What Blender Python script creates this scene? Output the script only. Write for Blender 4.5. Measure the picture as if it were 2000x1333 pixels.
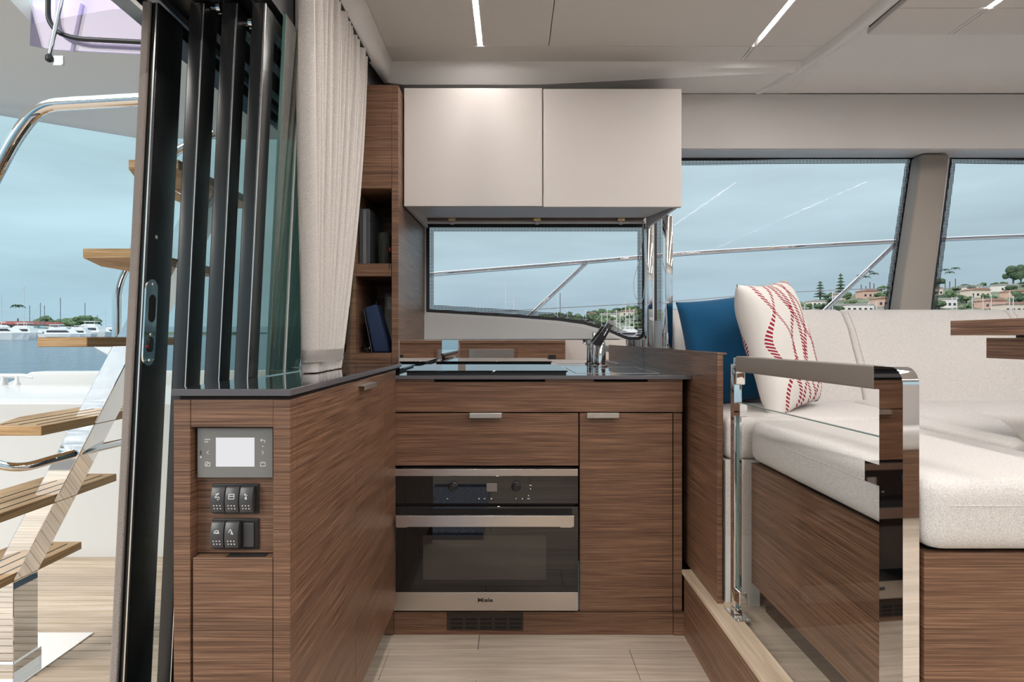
import bpy, bmesh, math, random
from mathutils import Vector, Matrix
random.seed(7)
for o in list(bpy.data.objects): bpy.data.objects.remove(o, do_unlink=True)
scene = bpy.context.scene
COL = scene.collection

# ------------------------------------------------------------------ camera
F = 1200.0; CZ = 0.959; HOR = 660.0          # focal length in px, eye height, eye line row
def fx(px, d): return (px-1000.0)*d/F
def fz(py, d): return CZ-(py-HOR)*d/F
cam = bpy.data.cameras.new('camera'); camo = bpy.data.objects.new('camera', cam); COL.objects.link(camo)
camo.location = (0, 0, CZ); camo.rotation_euler = (math.pi/2, 0, 0)
cam.sensor_width = 36; cam.lens = 36*F/2000; cam.shift_y = -(666.5-HOR)/2000
cam.clip_start = 0.02; cam.clip_end = 9000
scene.camera = camo
# ------------------------------------------------------------------ view
scene.view_settings.view_transform = 'Standard'; scene.view_settings.look = 'None'
scene.view_settings.gamma = 1; scene.view_settings.exposure = 0.0; scene.view_settings.use_curve_mapping = False
LED = 122.0
# ------------------------------------------------------------------ world: bright overcast sky
W = bpy.data.worlds.new('overcast_sky'); scene.world = W; W.use_nodes = True
nt = W.node_tree; N = nt.nodes; N.clear()
out = N.new('ShaderNodeOutputWorld'); bg = N.new('ShaderNodeBackground')
tc = N.new('ShaderNodeTexCoord'); sep = N.new('ShaderNodeSeparateXYZ')
nt.links.new(tc.outputs['Generated'], sep.inputs[0])
ramp = N.new('ShaderNodeValToRGB'); e = ramp.color_ramp.elements
e[0].position = 0.0; e[0].color = (0.37, 0.55, 0.66, 1)
e[1].position = 1.0; e[1].color = (1.5, 1.65, 1.75, 1)
for p, c in ((0.03, (0.40, 0.595, 0.70, 1)), (0.14, (0.45, 0.655, 0.74, 1)), (0.35, (0.52, 0.73, 0.80, 1)), (0.6, (0.95, 1.12, 1.2, 1))):
    k = e.new(p); k.color = c
nt.links.new(sep.outputs['Z'], ramp.inputs[0])
mp = N.new('ShaderNodeMapping'); mp.inputs['Scale'].default_value = (1.6, 1.6, 9)
nt.links.new(tc.outputs['Generated'], mp.inputs[0])
nz = N.new('ShaderNodeTexNoise'); nz.inputs['Scale'].default_value = 1.6; nz.inputs['Detail'].default_value = 5
nt.links.new(mp.outputs[0], nz.inputs['Vector'])
mr = N.new('ShaderNodeMapRange'); mr.inputs[1].default_value = 0.3; mr.inputs[2].default_value = 0.7
mr.inputs[3].default_value = 0.86; mr.inputs[4].default_value = 1.14
nt.links.new(nz.outputs['Fac'], mr.inputs[0])
mul = N.new('ShaderNodeVectorMath'); mul.operation = 'SCALE'
nt.links.new(ramp.outputs['Color'], mul.inputs[0]); nt.links.new(mr.outputs[0], mul.inputs['Scale'])
nt.links.new(mul.outputs[0], bg.inputs['Color']); bg.inputs['Strength'].default_value = 1.06
nt.links.new(bg.outputs[0], out.inputs[0])

# hazy sun over the port quarter, behind the camera: it reaches in through the open aft doors
sun = bpy.data.lights.new('hazy_sun', 'SUN'); sun.energy = 2.5; sun.angle = math.radians(28); sun.color = (1.0, .93, .86)
suno = bpy.data.objects.new('hazy_sun', sun); COL.objects.link(suno); suno.location = (-6, -6, 6)
suno.rotation_euler = Vector((.60, .62, -.46)).to_track_quat('-Z', 'Y').to_euler()

# ------------------------------------------------------------------ materials
def new_mat(name):
    m = bpy.data.materials.new(name); m.use_nodes = True
    t = m.node_tree; b = t.nodes['Principled BSDF']
    return m, t, b
def plain(name, col, rough=0.5, metal=0.0, spec=0.5, coat=0.0, bump=0.0, bscale=400, bstretch=(1,1,1), var=0.0, vscale=3.0):
    m, t, b = new_mat(name)
    b.inputs['Base Color'].default_value = (*col, 1); b.inputs['Roughness'].default_value = rough
    b.inputs['Metallic'].default_value = metal; b.inputs['Specular IOR Level'].default_value = spec
    b.inputs['Coat Weight'].default_value = coat; b.inputs['Coat Roughness'].default_value = 0.05
    tcn = t.nodes.new('ShaderNodeTexCoord')
    if bump:
        mpn = t.nodes.new('ShaderNodeMapping'); mpn.inputs['Scale'].default_value = bstretch
        t.links.new(tcn.outputs['Object'], mpn.inputs[0])
        n = t.nodes.new('ShaderNodeTexNoise'); n.inputs['Scale'].default_value = bscale; n.inputs['Detail'].default_value = 2
        t.links.new(mpn.outputs[0], n.inputs['Vector'])
        bp = t.nodes.new('ShaderNodeBump'); bp.inputs['Strength'].default_value = bump; bp.inputs['Distance'].default_value = 0.002
        t.links.new(n.outputs['Fac'], bp.inputs['Height']); t.links.new(bp.outputs[0], b.inputs['Normal'])
    if var:
        n2 = t.nodes.new('ShaderNodeTexNoise'); n2.inputs['Scale'].default_value = vscale; n2.inputs['Detail'].default_value = 3
        t.links.new(tcn.outputs['Object'], n2.inputs['Vector'])
        r2 = t.nodes.new('ShaderNodeMapRange'); r2.inputs[1].default_value = .3; r2.inputs[2].default_value = .7
        r2.inputs[3].default_value = 1-var; r2.inputs[4].default_value = 1+var
        t.links.new(n2.outputs['Fac'], r2.inputs[0])
        vm = t.nodes.new('ShaderNodeVectorMath'); vm.operation = 'SCALE'; vm.inputs[0].default_value = col
        t.links.new(r2.outputs[0], vm.inputs['Scale']); t.links.new(vm.outputs[0], b.inputs['Base Color'])
    return m
def wood(name, dark, mid, light, scale, rough=0.45, spec=0.4, bump=0.15, lines=1.0):
    m, t, b = new_mat(name)
    tcn = t.nodes.new('ShaderNodeTexCoord'); mpn = t.nodes.new('ShaderNodeMapping'); mpn.inputs['Scale'].default_value = scale
    t.links.new(tcn.outputs['Object'], mpn.inputs[0])
    n = t.nodes.new('ShaderNodeTexNoise'); n.inputs['Scale'].default_value = 1.0; n.inputs['Detail'].default_value = 5; n.inputs['Roughness'].default_value = .62
    t.links.new(mpn.outputs[0], n.inputs['Vector'])
    r = t.nodes.new('ShaderNodeValToRGB'); el = r.color_ramp.elements
    el[0].position = .36; el[0].color = (*dark, 1); el[1].position = .66; el[1].color = (*light, 1)
    k = el.new(.5); k.color = (*mid, 1)
    t.links.new(n.outputs['Fac'], r.inputs[0])
    n2 = t.nodes.new('ShaderNodeTexNoise'); n2.inputs['Scale'].default_value = .12; n2.inputs['Detail'].default_value = 2
    t.links.new(mpn.outputs[0], n2.inputs['Vector'])
    r2 = t.nodes.new('ShaderNodeMapRange'); r2.inputs[1].default_value = .3; r2.inputs[2].default_value = .7; r2.inputs[3].default_value = .82; r2.inputs[4].default_value = 1.2
    t.links.new(n2.outputs['Fac'], r2.inputs[0])
    vm = t.nodes.new('ShaderNodeVectorMath'); vm.operation = 'SCALE'
    t.links.new(r.outputs[0], vm.inputs[0]); t.links.new(r2.outputs[0], vm.inputs['Scale'])
    t.links.new(vm.outputs[0], b.inputs['Base Color'])
    b.inputs['Roughness'].default_value = rough; b.inputs['Specular IOR Level'].default_value = spec
    bp = t.nodes.new('ShaderNodeBump'); bp.inputs['Strength'].default_value = bump; bp.inputs['Distance'].default_value = .001
    t.links.new(n.outputs['Fac'], bp.inputs['Height']); t.links.new(bp.outputs[0], b.inputs['Normal'])
    return m
def sheet(name, tint, refl=1.0, ior=1.5, gloss_rough=0.0, extra=0.0):
    """window glass: clear tinted sheet with a fresnel mirror reflection"""
    m = bpy.data.materials.new(name); m.use_nodes = True; t = m.node_tree; t.nodes.clear()
    o = t.nodes.new('ShaderNodeOutputMaterial'); tr = t.nodes.new('ShaderNodeBsdfTransparent'); tr.inputs[0].default_value = (*tint, 1)
    gl = t.nodes.new('ShaderNodeBsdfGlossy'); gl.inputs['Roughness'].default_value = gloss_rough
    fr = t.nodes.new('ShaderNodeFresnel'); fr.inputs[0].default_value = ior
    ma = t.nodes.new('ShaderNodeMath'); ma.operation = 'MULTIPLY_ADD'; ma.inputs[1].default_value = refl; ma.inputs[2].default_value = extra; ma.use_clamp = True
    ge = t.nodes.new('ShaderNodeNewGeometry'); io = t.nodes.new('ShaderNodeMapRange')   # same index from both sides of the thin sheet
    io.inputs[3].default_value = ior; io.inputs[4].default_value = 1/ior
    t.links.new(ge.outputs['Backfacing'], io.inputs[0]); t.links.new(io.outputs[0], fr.inputs[0])
    t.links.new(fr.outputs[0], ma.inputs[0])
    mx = t.nodes.new('ShaderNodeMixShader'); t.links.new(ma.outputs[0], mx.inputs[0])
    t.links.new(tr.outputs[0], mx.inputs[1]); t.links.new(gl.outputs[0], mx.inputs[2]); t.links.new(mx.outputs[0], o.inputs[0])
    return m
def emit(name, col, s):
    m = bpy.data.materials.new(name); m.use_nodes = True; t = m.node_tree; t.nodes.clear()
    o = t.nodes.new('ShaderNodeOutputMaterial'); em = t.nodes.new('ShaderNodeEmission')
    em.inputs[0].default_value = (*col, 1); em.inputs[1].default_value = s; t.links.new(em.outputs[0], o.inputs[0]); return m
def fabric(name, col, fine=900, bump=.35, weave=.12):
    m, t, b = new_mat(name)
    tcn = t.nodes.new('ShaderNodeTexCoord')
    n = t.nodes.new('ShaderNodeTexNoise'); n.inputs['Scale'].default_value = fine; n.inputs['Detail'].default_value = 2
    t.links.new(tcn.outputs['Object'], n.inputs['Vector'])
    r = t.nodes.new('ShaderNodeMapRange'); r.inputs[1].default_value = .3; r.inputs[2].default_value = .7; r.inputs[3].default_value = 1-weave; r.inputs[4].default_value = 1+weave
    t.links.new(n.outputs['Fac'], r.inputs[0])
    vm = t.nodes.new('ShaderNodeVectorMath'); vm.operation = 'SCALE'; vm.inputs[0].default_value = col
    t.links.new(r.outputs[0], vm.inputs['Scale']); t.links.new(vm.outputs[0], b.inputs['Base Color'])
    b.inputs['Roughness'].default_value = .95; b.inputs['Specular IOR Level'].default_value = .15
    b.inputs['Sheen Weight'].default_value = .15
    bp = t.nodes.new('ShaderNodeBump'); bp.inputs['Strength'].default_value = bump; bp.inputs['Distance'].default_value = .0012
    t.links.new(n.outputs['Fac'], bp.inputs['Height']); t.links.new(bp.outputs[0], b.inputs['Normal'])
    return m
D_, M_, L_ = (.085, .041, .023), (.172, .088, .051), (.285, .165, .102)
VEN = wood('brown_oak_veneer', D_, M_, L_, (5, 5, 430), rough=.38, spec=.5)
VENT = wood('brown_oak_veneer_flat', D_, M_, L_, (5, 430, 430), rough=.38, spec=.5)
LOAK = wood('pale_oak_plank', (.44, .37, .29), (.53, .45, .36), (.62, .54, .44), (3, 60, 60), rough=.5, bump=.05)
LOAKY = wood('pale_oak_trim', (.48, .38, .27), (.58, .47, .35), (.66, .55, .43), (60, 3, 60), rough=.5, bump=.05)
TEAK = wood('teak_tread', (.30, .16, .06), (.52, .32, .15), (.66, .45, .25), (6, 2.5, 260), rough=.6)
TEAKD = wood('teak_deck', (.56, .43, .31), (.66, .52, .40), (.74, .61, .49), (3, 60, 60), rough=.65, bump=.08)
CAULK = plain('black_caulk', (.03, .03, .03), .7)
LACQ = plain('cream_lacquer', (.60, .56, .53), .42, spec=.35)
GEL = plain('white_gelcoat', (.70, .70, .69), .28, spec=.5)
COVE = plain('white_ceiling_moulding', (.80, .79, .77), .45)
HEAD = plain('beige_headliner', (.71, .69, .66), .85, spec=.2, bump=.15, bscale=500)
VALA = plain('beige_valance', (.66, .64, .62), .8, spec=.2, bump=.12, bscale=500)
PILL = plain('taupe_pillar', (.36, .32, .28), .6)
SOFA = fabric('cream_woven_fabric', (.67, .64, .615), 420, .6, .16)
CURT = fabric('linen_curtain', (.60, .56, .525), 600, .5, .2)
NAVYP = fabric('petrol_blue_velvet', (.010, .085, .19), 500, .2)
COUN = plain('dark_grey_polished_worktop', (.035, .032, .038), .035, spec=.9, coat=.6)
COUNE = plain('dark_grey_worktop_edge', (.11, .105, .115), .35)
CHR = plain('polished_chrome', (.86, .86, .86), .03, metal=1)
MIR = plain('mirror_splashback', (.80, .79, .78), .004, metal=1)
STEEL = plain('brushed_steel', (.60, .555, .53), .27, metal=1, bump=.05, bscale=300, bstretch=(1, 1, 60))
SATIN = plain('satin_nickel', (.72, .70, .67), .3, metal=.9)
TAUPER = plain('taupe_rail_sleeve', (.235, .20, .175), .5)
BLK = plain('black_anodised_aluminium', (.018, .019, .02), .26, spec=.6)
BLKM = plain('black_plastic', (.018, .018, .02), .4)
GRYP = plain('dark_grey_rocker', (.055, .052, .055), .35)
OVG = plain('black_oven_glass', (.006, .006, .007), .02, spec=.7)
OVW = plain('oven_window_glass', (.045, .04, .036), .03, spec=.7)
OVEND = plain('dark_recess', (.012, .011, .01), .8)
WHT = plain('white_print', (.80, .80, .80), .5)
SCREEN = emit('lit_screen', (.93, .93, .95), .86)
BEZEL = plain('grey_display_glass', (.22, .21, .195), .06, spec=.6)
SEAL = plain('grey_brush_seal', (.34, .29, .26), .95, bump=1.0, bscale=350)
GRN = sheet('green_tinted_glass', (.60, .70, .62), 1.5, 1.5, .02, .20)
WING = sheet('tinted_window_glass', (.99, .945, .94), .04)
CLG = sheet('clear_gate_glass', (.985, .992, .99), .7)
GEDGE = plain('green_glass_edge', (.10, .19, .17), .15)
FRIT = plain('black_frit', (.02, .018, .022), .4)
LIDM = sheet('violet_tinted_acrylic', (.78, .74, .90), .7)
LEDM = emit('led_strip', (1.0, .95, .915), LED)
STR = plain('navy_pouch_fabric', (.012, .03, .085), .8, bump=.2)
REDM = plain('red_plastic', (.6, .03, .03), .4)
BRASS = plain('brass_fitting', (.72, .55, .30), .25, metal=1)
MASTM = plain('mast_aluminium', (.62, .63, .64), .5)
MASTD = plain('dark_mast', (.10, .11, .13), .5)
HULLW = plain('white_hull', (.78, .79, .80), .35)
HULLN = plain('navy_hull', (.03, .05, .10), .35)
BWIN = plain('dark_boat_window', (.04, .05, .06), .15)
CANV = plain('teal_canvas', (.02, .16, .17), .8)
STUC = plain('cream_stucco', (.66, .61, .54), .9)
STUC2 = plain('white_stucco', (.76, .75, .72), .9)
STUC3 = plain('pink_stucco', (.60, .42, .34), .9)
TILE = plain('terracotta_roof', (.34, .21, .17), .9); FLATR = plain('grey_flat_roof', (.42, .42, .42), .9)
LEAF = plain('dark_foliage', (.055, .10, .055), .95, var=.4, vscale=1.2)
LEAF2 = plain('mid_foliage', (.09, .15, .07), .95, var=.4, vscale=1.2)
TRUNK = plain('tree_trunk', (.16, .12, .09), .95)
HILL = plain('scrub_hillside', (.16, .20, .135), 1.0, var=.45, vscale=.07)
def dots_mat():
    m, t, b = new_mat('frit_dots'); b.inputs['Base Color'].default_value = (.02, .018, .022, 1)
    tcn = t.nodes.new('ShaderNodeTexCoord'); s = t.nodes.new('ShaderNodeSeparateXYZ'); t.links.new(tcn.outputs['Object'], s.inputs[0])
    def M(op, a, b2=None):
        n = t.nodes.new('ShaderNodeMath'); n.operation = op
        for i, v in enumerate((a, b2)):
            if v is None: continue
            if isinstance(v, (int, float)): n.inputs[i].default_value = v
            else: t.links.new(v, n.inputs[i])
        return n.outputs[0]
    a = M('SINE', M('MULTIPLY', M('ADD', s.outputs[0], s.outputs[2]), 500)); c = M('SINE', M('MULTIPLY', M('SUBTRACT', s.outputs[0], s.outputs[2]), 500))
    f = M('GREATER_THAN', M('MULTIPLY', a, c), -0.05)
    tr = t.nodes.new('ShaderNodeBsdfTransparent'); mx = t.nodes.new('ShaderNodeMixShader')
    t.links.new(f, mx.inputs[0]); t.links.new(tr.outputs[0], mx.inputs[1]); t.links.new(b.outputs[0], mx.inputs[2])
    t.links.new(mx.outputs[0], t.nodes['Material Output'].inputs[0]); return m
FDOT = dots_mat()
def sea_mat():
    m, t, b = new_mat('sea_water'); b.inputs['Base Color'].default_value = (.035, .10, .165, 1); b.inputs['Roughness'].default_value = .12
    b.inputs['IOR'].default_value = 1.33
    tcn = t.nodes.new('ShaderNodeTexCoord'); mpn = t.nodes.new('ShaderNodeMapping'); mpn.inputs['Scale'].default_value = (.55, 1.3, 1)
    t.links.new(tcn.outputs['Object'], mpn.inputs[0])
    n = t.nodes.new('ShaderNodeTexNoise'); n.inputs['Scale'].default_value = 1.3; n.inputs['Detail'].default_value = 6; t.links.new(mpn.outputs[0], n.inputs['Vector'])
    bp = t.nodes.new('ShaderNodeBump'); bp.inputs['Strength'].default_value = .75; bp.inputs['Distance'].default_value = .35
    t.links.new(n.outputs['Fac'], bp.inputs['Height']); t.links.new(bp.outputs[0], b.inputs['Normal']); return m
SEA = sea_mat()
def rope_mat():
    """white cotton printed with dark red wavy ropes (u = object x, v = object z of the pillow, metres)"""
    m, t, b = new_mat('rope_print_cotton'); b.inputs['Roughness'].default_value = .9; b.inputs['Specular IOR Level'].default_value = .2
    tcn = t.nodes.new('ShaderNodeTexCoord'); s = t.nodes.new('ShaderNodeSeparateXYZ'); t.links.new(tcn.outputs['Object'], s.inputs[0])
    def M(op, a, b2=None):
        n = t.nodes.new('ShaderNodeMath'); n.operation = op
        for i, v in enumerate((a, b2)):
            if v is None: continue
            if isinstance(v, (int, float)): n.inputs[i].default_value = v
            else: t.links.new(v, n.inputs[i])
        return n.outputs[0]
    u, v = s.outputs[0], s.outputs[2]
    tot = None
    for c, amp, fr, ph in ((-.105, .046, 18, 0.6), (-.085, .050, 18, 3.9), (-.015, .034, 20, 1.2), (.005, .040, 16, 4.1), (.06, .03, 19, 2.2), (.085, .038, 17, 5.3), (.135, .03, 21, .8), (.15, .03, 15, 3.1)):
        w = M('SUBTRACT', u, M('ADD', M('MULTIPLY', M('SINE', M('ADD', M('MULTIPLY', v, fr), ph)), amp), c))
        band = M('LESS_THAN', M('ABSOLUTE', w), .0095)
        st = M('GREATER_THAN', M('SINE', M('ADD', M('MULTIPLY', v, 560), M('MULTIPLY', w, 330))), -.25)
        k = M('MULTIPLY', band, st)
        tot = k if tot is None else M('MAXIMUM', tot, k)
    mx = t.nodes.new('ShaderNodeMix'); mx.data_type = 'RGBA'
    t.links.new(tot, mx.inputs[0]); mx.inputs[6].default_value = (.75, .72, .68, 1); mx.inputs[7].default_value = (.30, .02, .045, 1)
    t.links.new(mx.outputs[2], b.inputs['Base Color']); return m
ROPE = rope_mat()
def mat_rug():
    m, t, b = new_mat('denim_blue_rag_weave'); b.inputs['Roughness'].default_value = .95
    tcn = t.nodes.new('ShaderNodeTexCoord'); mpn = t.nodes.new('ShaderNodeMapping'); mpn.inputs['Scale'].default_value = (60, 300, 1)
    t.links.new(tcn.outputs['Object'], mpn.inputs[0]); n = t.nodes.new('ShaderNodeTexNoise'); n.inputs['Scale'].default_value = 1; n.inputs['Detail'].default_value = 3
    t.links.new(mpn.outputs[0], n.inputs['Vector']); r = t.nodes.new('ShaderNodeValToRGB'); r.color_ramp.elements[0].position = .42; r.color_ramp.elements[0].color = (.03, .06, .14, 1)
    r.color_ramp.elements[1].position = .58; r.color_ramp.elements[1].color = (.45, .50, .58, 1)
    t.links.new(n.outputs['Fac'], r.inputs[0]); t.links.new(r.outputs[0], b.inputs['Base Color']); return m
RUG = mat_rug()

# ------------------------------------------------------------------ mesh helpers
def mkobj(name, bm, mat, parent=None, smooth=False, auto=None):
    bmesh.ops.recalc_face_normals(bm, faces=bm.faces[:])
    me = bpy.data.meshes.new(name); bm.to_mesh(me); bm.free()
    me.materials.append(mat)
    if smooth:
        for p in me.polygons: p.use_smooth = True
        if auto is not None: me.set_sharp_from_angle(angle=math.radians(auto))
    o = bpy.data.objects.new(name, me); COL.objects.link(o)
    if parent is not None:
        o.parent = parent
        M0 = Matrix.Identity(4); q = parent
        while q is not None:
            M0 = q.matrix_parent_inverse @ Matrix.LocRotScale(q.location, q.rotation_euler, q.scale) if q.parent is None else M0
            q = q.parent
        # parents of parents keep world coordinates, so only the root offset has to be undone
        if parent.type == 'EMPTY': o.matrix_parent_inverse = Matrix.LocRotScale(parent.location, parent.rotation_euler, parent.scale).inverted()
    return o
def thing(name, label, cat, loc=(0, 0, 0), group=None):
    o = bpy.data.objects.new(name, None); COL.objects.link(o); o.location = loc; o.empty_display_size = .05
    o['label'] = label; o['category'] = cat
    if group: o['group'] = group
    return o
def tag(o, label, cat, group=None):
    o['label'] = label; o['category'] = cat
    if group: o['group'] = group
    return o
def struct(o): o['kind'] = 'structure'; return o
def abox(bm, x0, x1, y0, y1, z0, z1, bev=0.0, seg=2):
    r = bmesh.ops.create_cube(bm, size=1.0)
    vs = r['verts']
    for v in vs: v.co = Vector(((x0+x1)/2+v.co.x*(x1-x0), (y0+y1)/2+v.co.y*(y1-y0), (z0+z1)/2+v.co.z*(z1-z0)))
    if bev:
        es = list({ed for v in vs for ed in v.link_edges})
        bmesh.ops.bevel(bm, geom=es, offset=bev, segments=seg, profile=.5, affect='EDGES', clamp_overlap=True)
def box(name, x0, x1, y0, y1, z0, z1, mat, parent=None, bev=0.0, seg=2):
    bm = bmesh.new(); abox(bm, x0, x1, y0, y1, z0, z1, bev, seg)
    return mkobj(name, bm, mat, parent, bool(bev) and seg > 2, 35)
def aprism(bm, pts, axis, a, b, bev=0.0, seg=2):
    """closed 2D outline extruded along an axis: x -> (y,z), y -> (x,z), z -> (x,y)"""
    def mk(p, t):
        if axis == 'x': return (t, p[0], p[1])
        if axis == 'y': return (p[0], t, p[1])
        return (p[0], p[1], t)
    v0 = [bm.verts.new(mk(p, a)) for p in pts]; v1 = [bm.verts.new(mk(p, b)) for p in pts]
    n = len(pts); fs = [bm.faces.new(v0), bm.faces.new(v1[::-1])]
    for i in range(n): fs.append(bm.faces.new((v0[i], v1[i], v1[(i+1) % n], v0[(i+1) % n])))
    bmesh.ops.recalc_face_normals(bm, faces=fs)
    if bev:
        es = list({ed for f in fs for ed in f.edges})
        bmesh.ops.bevel(bm, geom=es, offset=bev, segments=seg, profile=.5, affect='EDGES', clamp_overlap=True)
def prism(name, pts, axis, a, b, mat, parent=None, bev=0.0, seg=2):
    bm = bmesh.new(); aprism(bm, pts, axis, a, b, bev, seg)
    return mkobj(name, bm, mat, parent, bool(bev) and seg > 2, 40)
def atube(bm, pts, r, n=10, caps=True):
    P = [Vector(p) for p in pts]; rings = []
    up = Vector((0, 0, 1)); prev = None
    for i, p in enumerate(P):
        t = (P[min(i+1, len(P)-1)]-P[max(i-1, 0)]).normalized()
        if prev is None:
            a = t.cross(up)
            if a.length < .05: a = t.cross(Vector((1, 0, 0)))
        else: a = prev-t*prev.dot(t)
        a.normalize(); prev = a; b = t.cross(a)
        rr = r[i] if isinstance(r, (list, tuple)) else r
        rings.append([bm.verts.new(p+(a*math.cos(2*math.pi*k/n)+b*math.sin(2*math.pi*k/n))*rr) for k in range(n)])
    for i in range(len(rings)-1):
        for k in range(n): bm.faces.new((rings[i][k], rings[i][(k+1) % n], rings[i+1][(k+1) % n], rings[i+1][k]))
    if caps: bm.faces.new(rings[0][::-1]); bm.faces.new(rings[-1])
def smoothpath(pts, r=.05, n=6):
    P = [Vector(p) for p in pts]; out_ = [P[0]]
    for i in range(1, len(P)-1):
        a, b, c = P[i-1], P[i], P[i+1]
        d1 = (a-b); d2 = (c-b); q = min(r, d1.length*.48, d2.length*.48)
        s, e_ = b+d1.normalized()*q, b+d2.normalized()*q
        for k in range(n+1):
            u = k/n; out_.append((1-u)**2*s+2*u*(1-u)*b+u*u*e_)
    return out_+[P[-1]]
def tube(name, pts, r, mat, parent=None, n=12, bend=.05):
    bm = bmesh.new(); atube(bm, smoothpath(pts, bend) if len(pts) > 2 and bend else pts, r, n)
    return mkobj(name, bm, mat, parent, True, 50)
def alathe(bm, c, prof, n=20, axis='z'):
    rings = []
    for r, h in prof:
        ring = []
        for k in range(n):
            a = 2*math.pi*k/n; q = (r*math.cos(a), r*math.sin(a), h)
            if axis == 'y': q = (q[0], -q[2], q[1])
            if axis == 'x': q = (q[2], q[0], q[1])
            ring.append(bm.verts.new(Vector(c)+Vector(q)))
        rings.append(ring)
    for i in range(len(rings)-1):
        for k in range(n): bm.faces.new((rings[i][k], rings[i][(k+1) % n], rings[i+1][(k+1) % n], rings[i+1][k]))
    bm.faces.new(rings[0][::-1]); bm.faces.new(rings[-1])
def lathe(name, c, prof, mat, parent=None, n=20, axis='z'):
    bm = bmesh.new(); alathe(bm, c, prof, n, axis); return mkobj(name, bm, mat, parent, True, 40)
def surf(name, rows, mat, parent=None, smooth=True, solid=0.0):
    bm = bmesh.new(); V = [[bm.verts.new(p) for p in r] for r in rows]
    for i in range(len(V)-1):
        for k in range(len(V[0])-1): bm.faces.new((V[i][k], V[i][k+1], V[i+1][k+1], V[i+1][k]))
    if solid:
        bmesh.ops.recalc_face_normals(bm, faces=bm.faces[:]); bmesh.ops.solidify(bm, geom=bm.faces[:], thickness=solid)
    return mkobj(name, bm, mat, parent, smooth, 60)
def ring(name, outer, inner, axis, a, b, mat, parent=None):
    """frame between two outlines with the same number of points"""
    bm = bmesh.new()
    def mk(p, t): return (t, p[0], p[1]) if axis == 'x' else ((p[0], t, p[1]) if axis == 'y' else (p[0], p[1], t))
    n = len(outer); A = [[bm.verts.new(mk(p, t)) for p in q] for q, t in ((outer, a), (inner, a), (inner, b), (outer, b))]
    for k in range(4):
        for i in range(n):
            j = (i+1) % n; bm.faces.new((A[k][i], A[k][j], A[(k+1) % 4][j], A[(k+1) % 4][i]))
    return mkobj(name, bm, mat, parent)
def rectpts(x0, x1, z0, z1): return [(x0, z0), (x1, z0), (x1, z1), (x0, z1)]
def inset(pts, d):
    """move an outline inwards by d (outline given counter-clockwise)"""
    n = len(pts); area = sum(pts[i][0]*pts[(i+1) % n][1]-pts[(i+1) % n][0]*pts[i][1] for i in range(n)); s = 1 if area > 0 else -1
    res = []
    for i in range(n):
        p, a, b = Vector(pts[i]), Vector(pts[i-1]), Vector(pts[(i+1) % n])
        d1 = (p-a).normalized(); d2 = (b-p).normalized(); n1 = Vector((-d1.y, d1.x))*s; n2 = Vector((-d2.y, d2.x))*s
        m = (n1+n2); m = m/max(.25, m.dot(m)/2) if m.length > 1e-6 else n1
        res.append((p.x+m.x*d, p.y+m.y*d))
    return res

# ================================================================== SETTING
GF = 1.983                                   # depth of the galley front
WD = 2.70                                    # depth of the window wall
SF = 0.20                                    # saloon floor height
# ---- galley floor, planks one by one
fl = struct(box('floor', -.60, .565, -1.05, 2.06, -.06, -.012, OVEND))
seams = [-1.05, -.72, -.39, -.06, .27, .60, .90, 1.06, 1.225, 1.39, 1.555, 1.72, 1.888, 2.06]
joints = {12: (-.105,), 11: (-.375, .36), 10: (-.1,), 9: (.2,)}
for i in range(len(seams)-1):
    xs = [-.60]+sorted(joints.get(i, (random.uniform(-.4, .4),)))+[.565]
    for k in range(len(xs)-1): box('plank', xs[k]+.0008, xs[k+1]-.0008, seams[i]+.0008, seams[i+1]-.0008, -.012, 0, LOAK, fl, .0006, 1)
# ---- raised saloon floor
fl2 = struct(box('floor_saloon', .566, 3.4, -1.05, WD, -.06, SF-.012, OVEND))
ys = [-1.05, -.6, -.2, .1, .30, .49, .68, .87, 1.06, 1.215, 1.365, 1.53, 1.70, 1.9, 2.3, WD]
for i in range(len(ys)-1):
    for xa, xb in ((.612, 1.6), (1.6, 3.4)): box('plank', xa+.0008, xb-.0008, ys[i]+.0008, ys[i+1]-.0008, SF-.012, SF, LOAK, fl2, .0006, 1)
st = struct(box('trim_step_riser', .553, .565, -1.05, 1.975, 0, .1985, VEN))
tr = struct(box('trim_step_nosing', .5465, .612, -1.05, GF-.003, .1985, .2125, LOAKY, None, .002))
# ---- window wall (hull side), openings cut as outlines
gw = [(fx(832, WD), fz(610, WD)), (fx(1000, WD), fz(620, WD)), (fx(1090, WD), fz(627, WD)), (fx(1140, WD), fz(634, WD)), (fx(1180, WD), fz(645, WD)),
      (fx(1217, WD), fz(661, WD)), (fx(1228, WD), fz(665, WD)), (fx(1248, WD), fz(665, WD)), (fx(1257, WD), fz(660, WD)), (fx(1261, WD), fz(650, WD)), (fx(1261, WD), fz(437, WD)), (fx(832, WD), fz(437, WD))]
sw = [(.625, fz(645, WD)), (fx(1738, WD), fz(645, WD)), (fx(1788, WD), fz(303, WD)), (fx(1560, WD), fz(304, WD)), (.625, fz(308, WD))]
sw2 = [(fx(1812, WD), fz(645, WD)), (3.30, fz(645, WD)), (3.30, fz(310, WD)), (fx(1960, WD), fz(305, WD)), (fx(1856, WD), fz(303, WD))]
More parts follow.
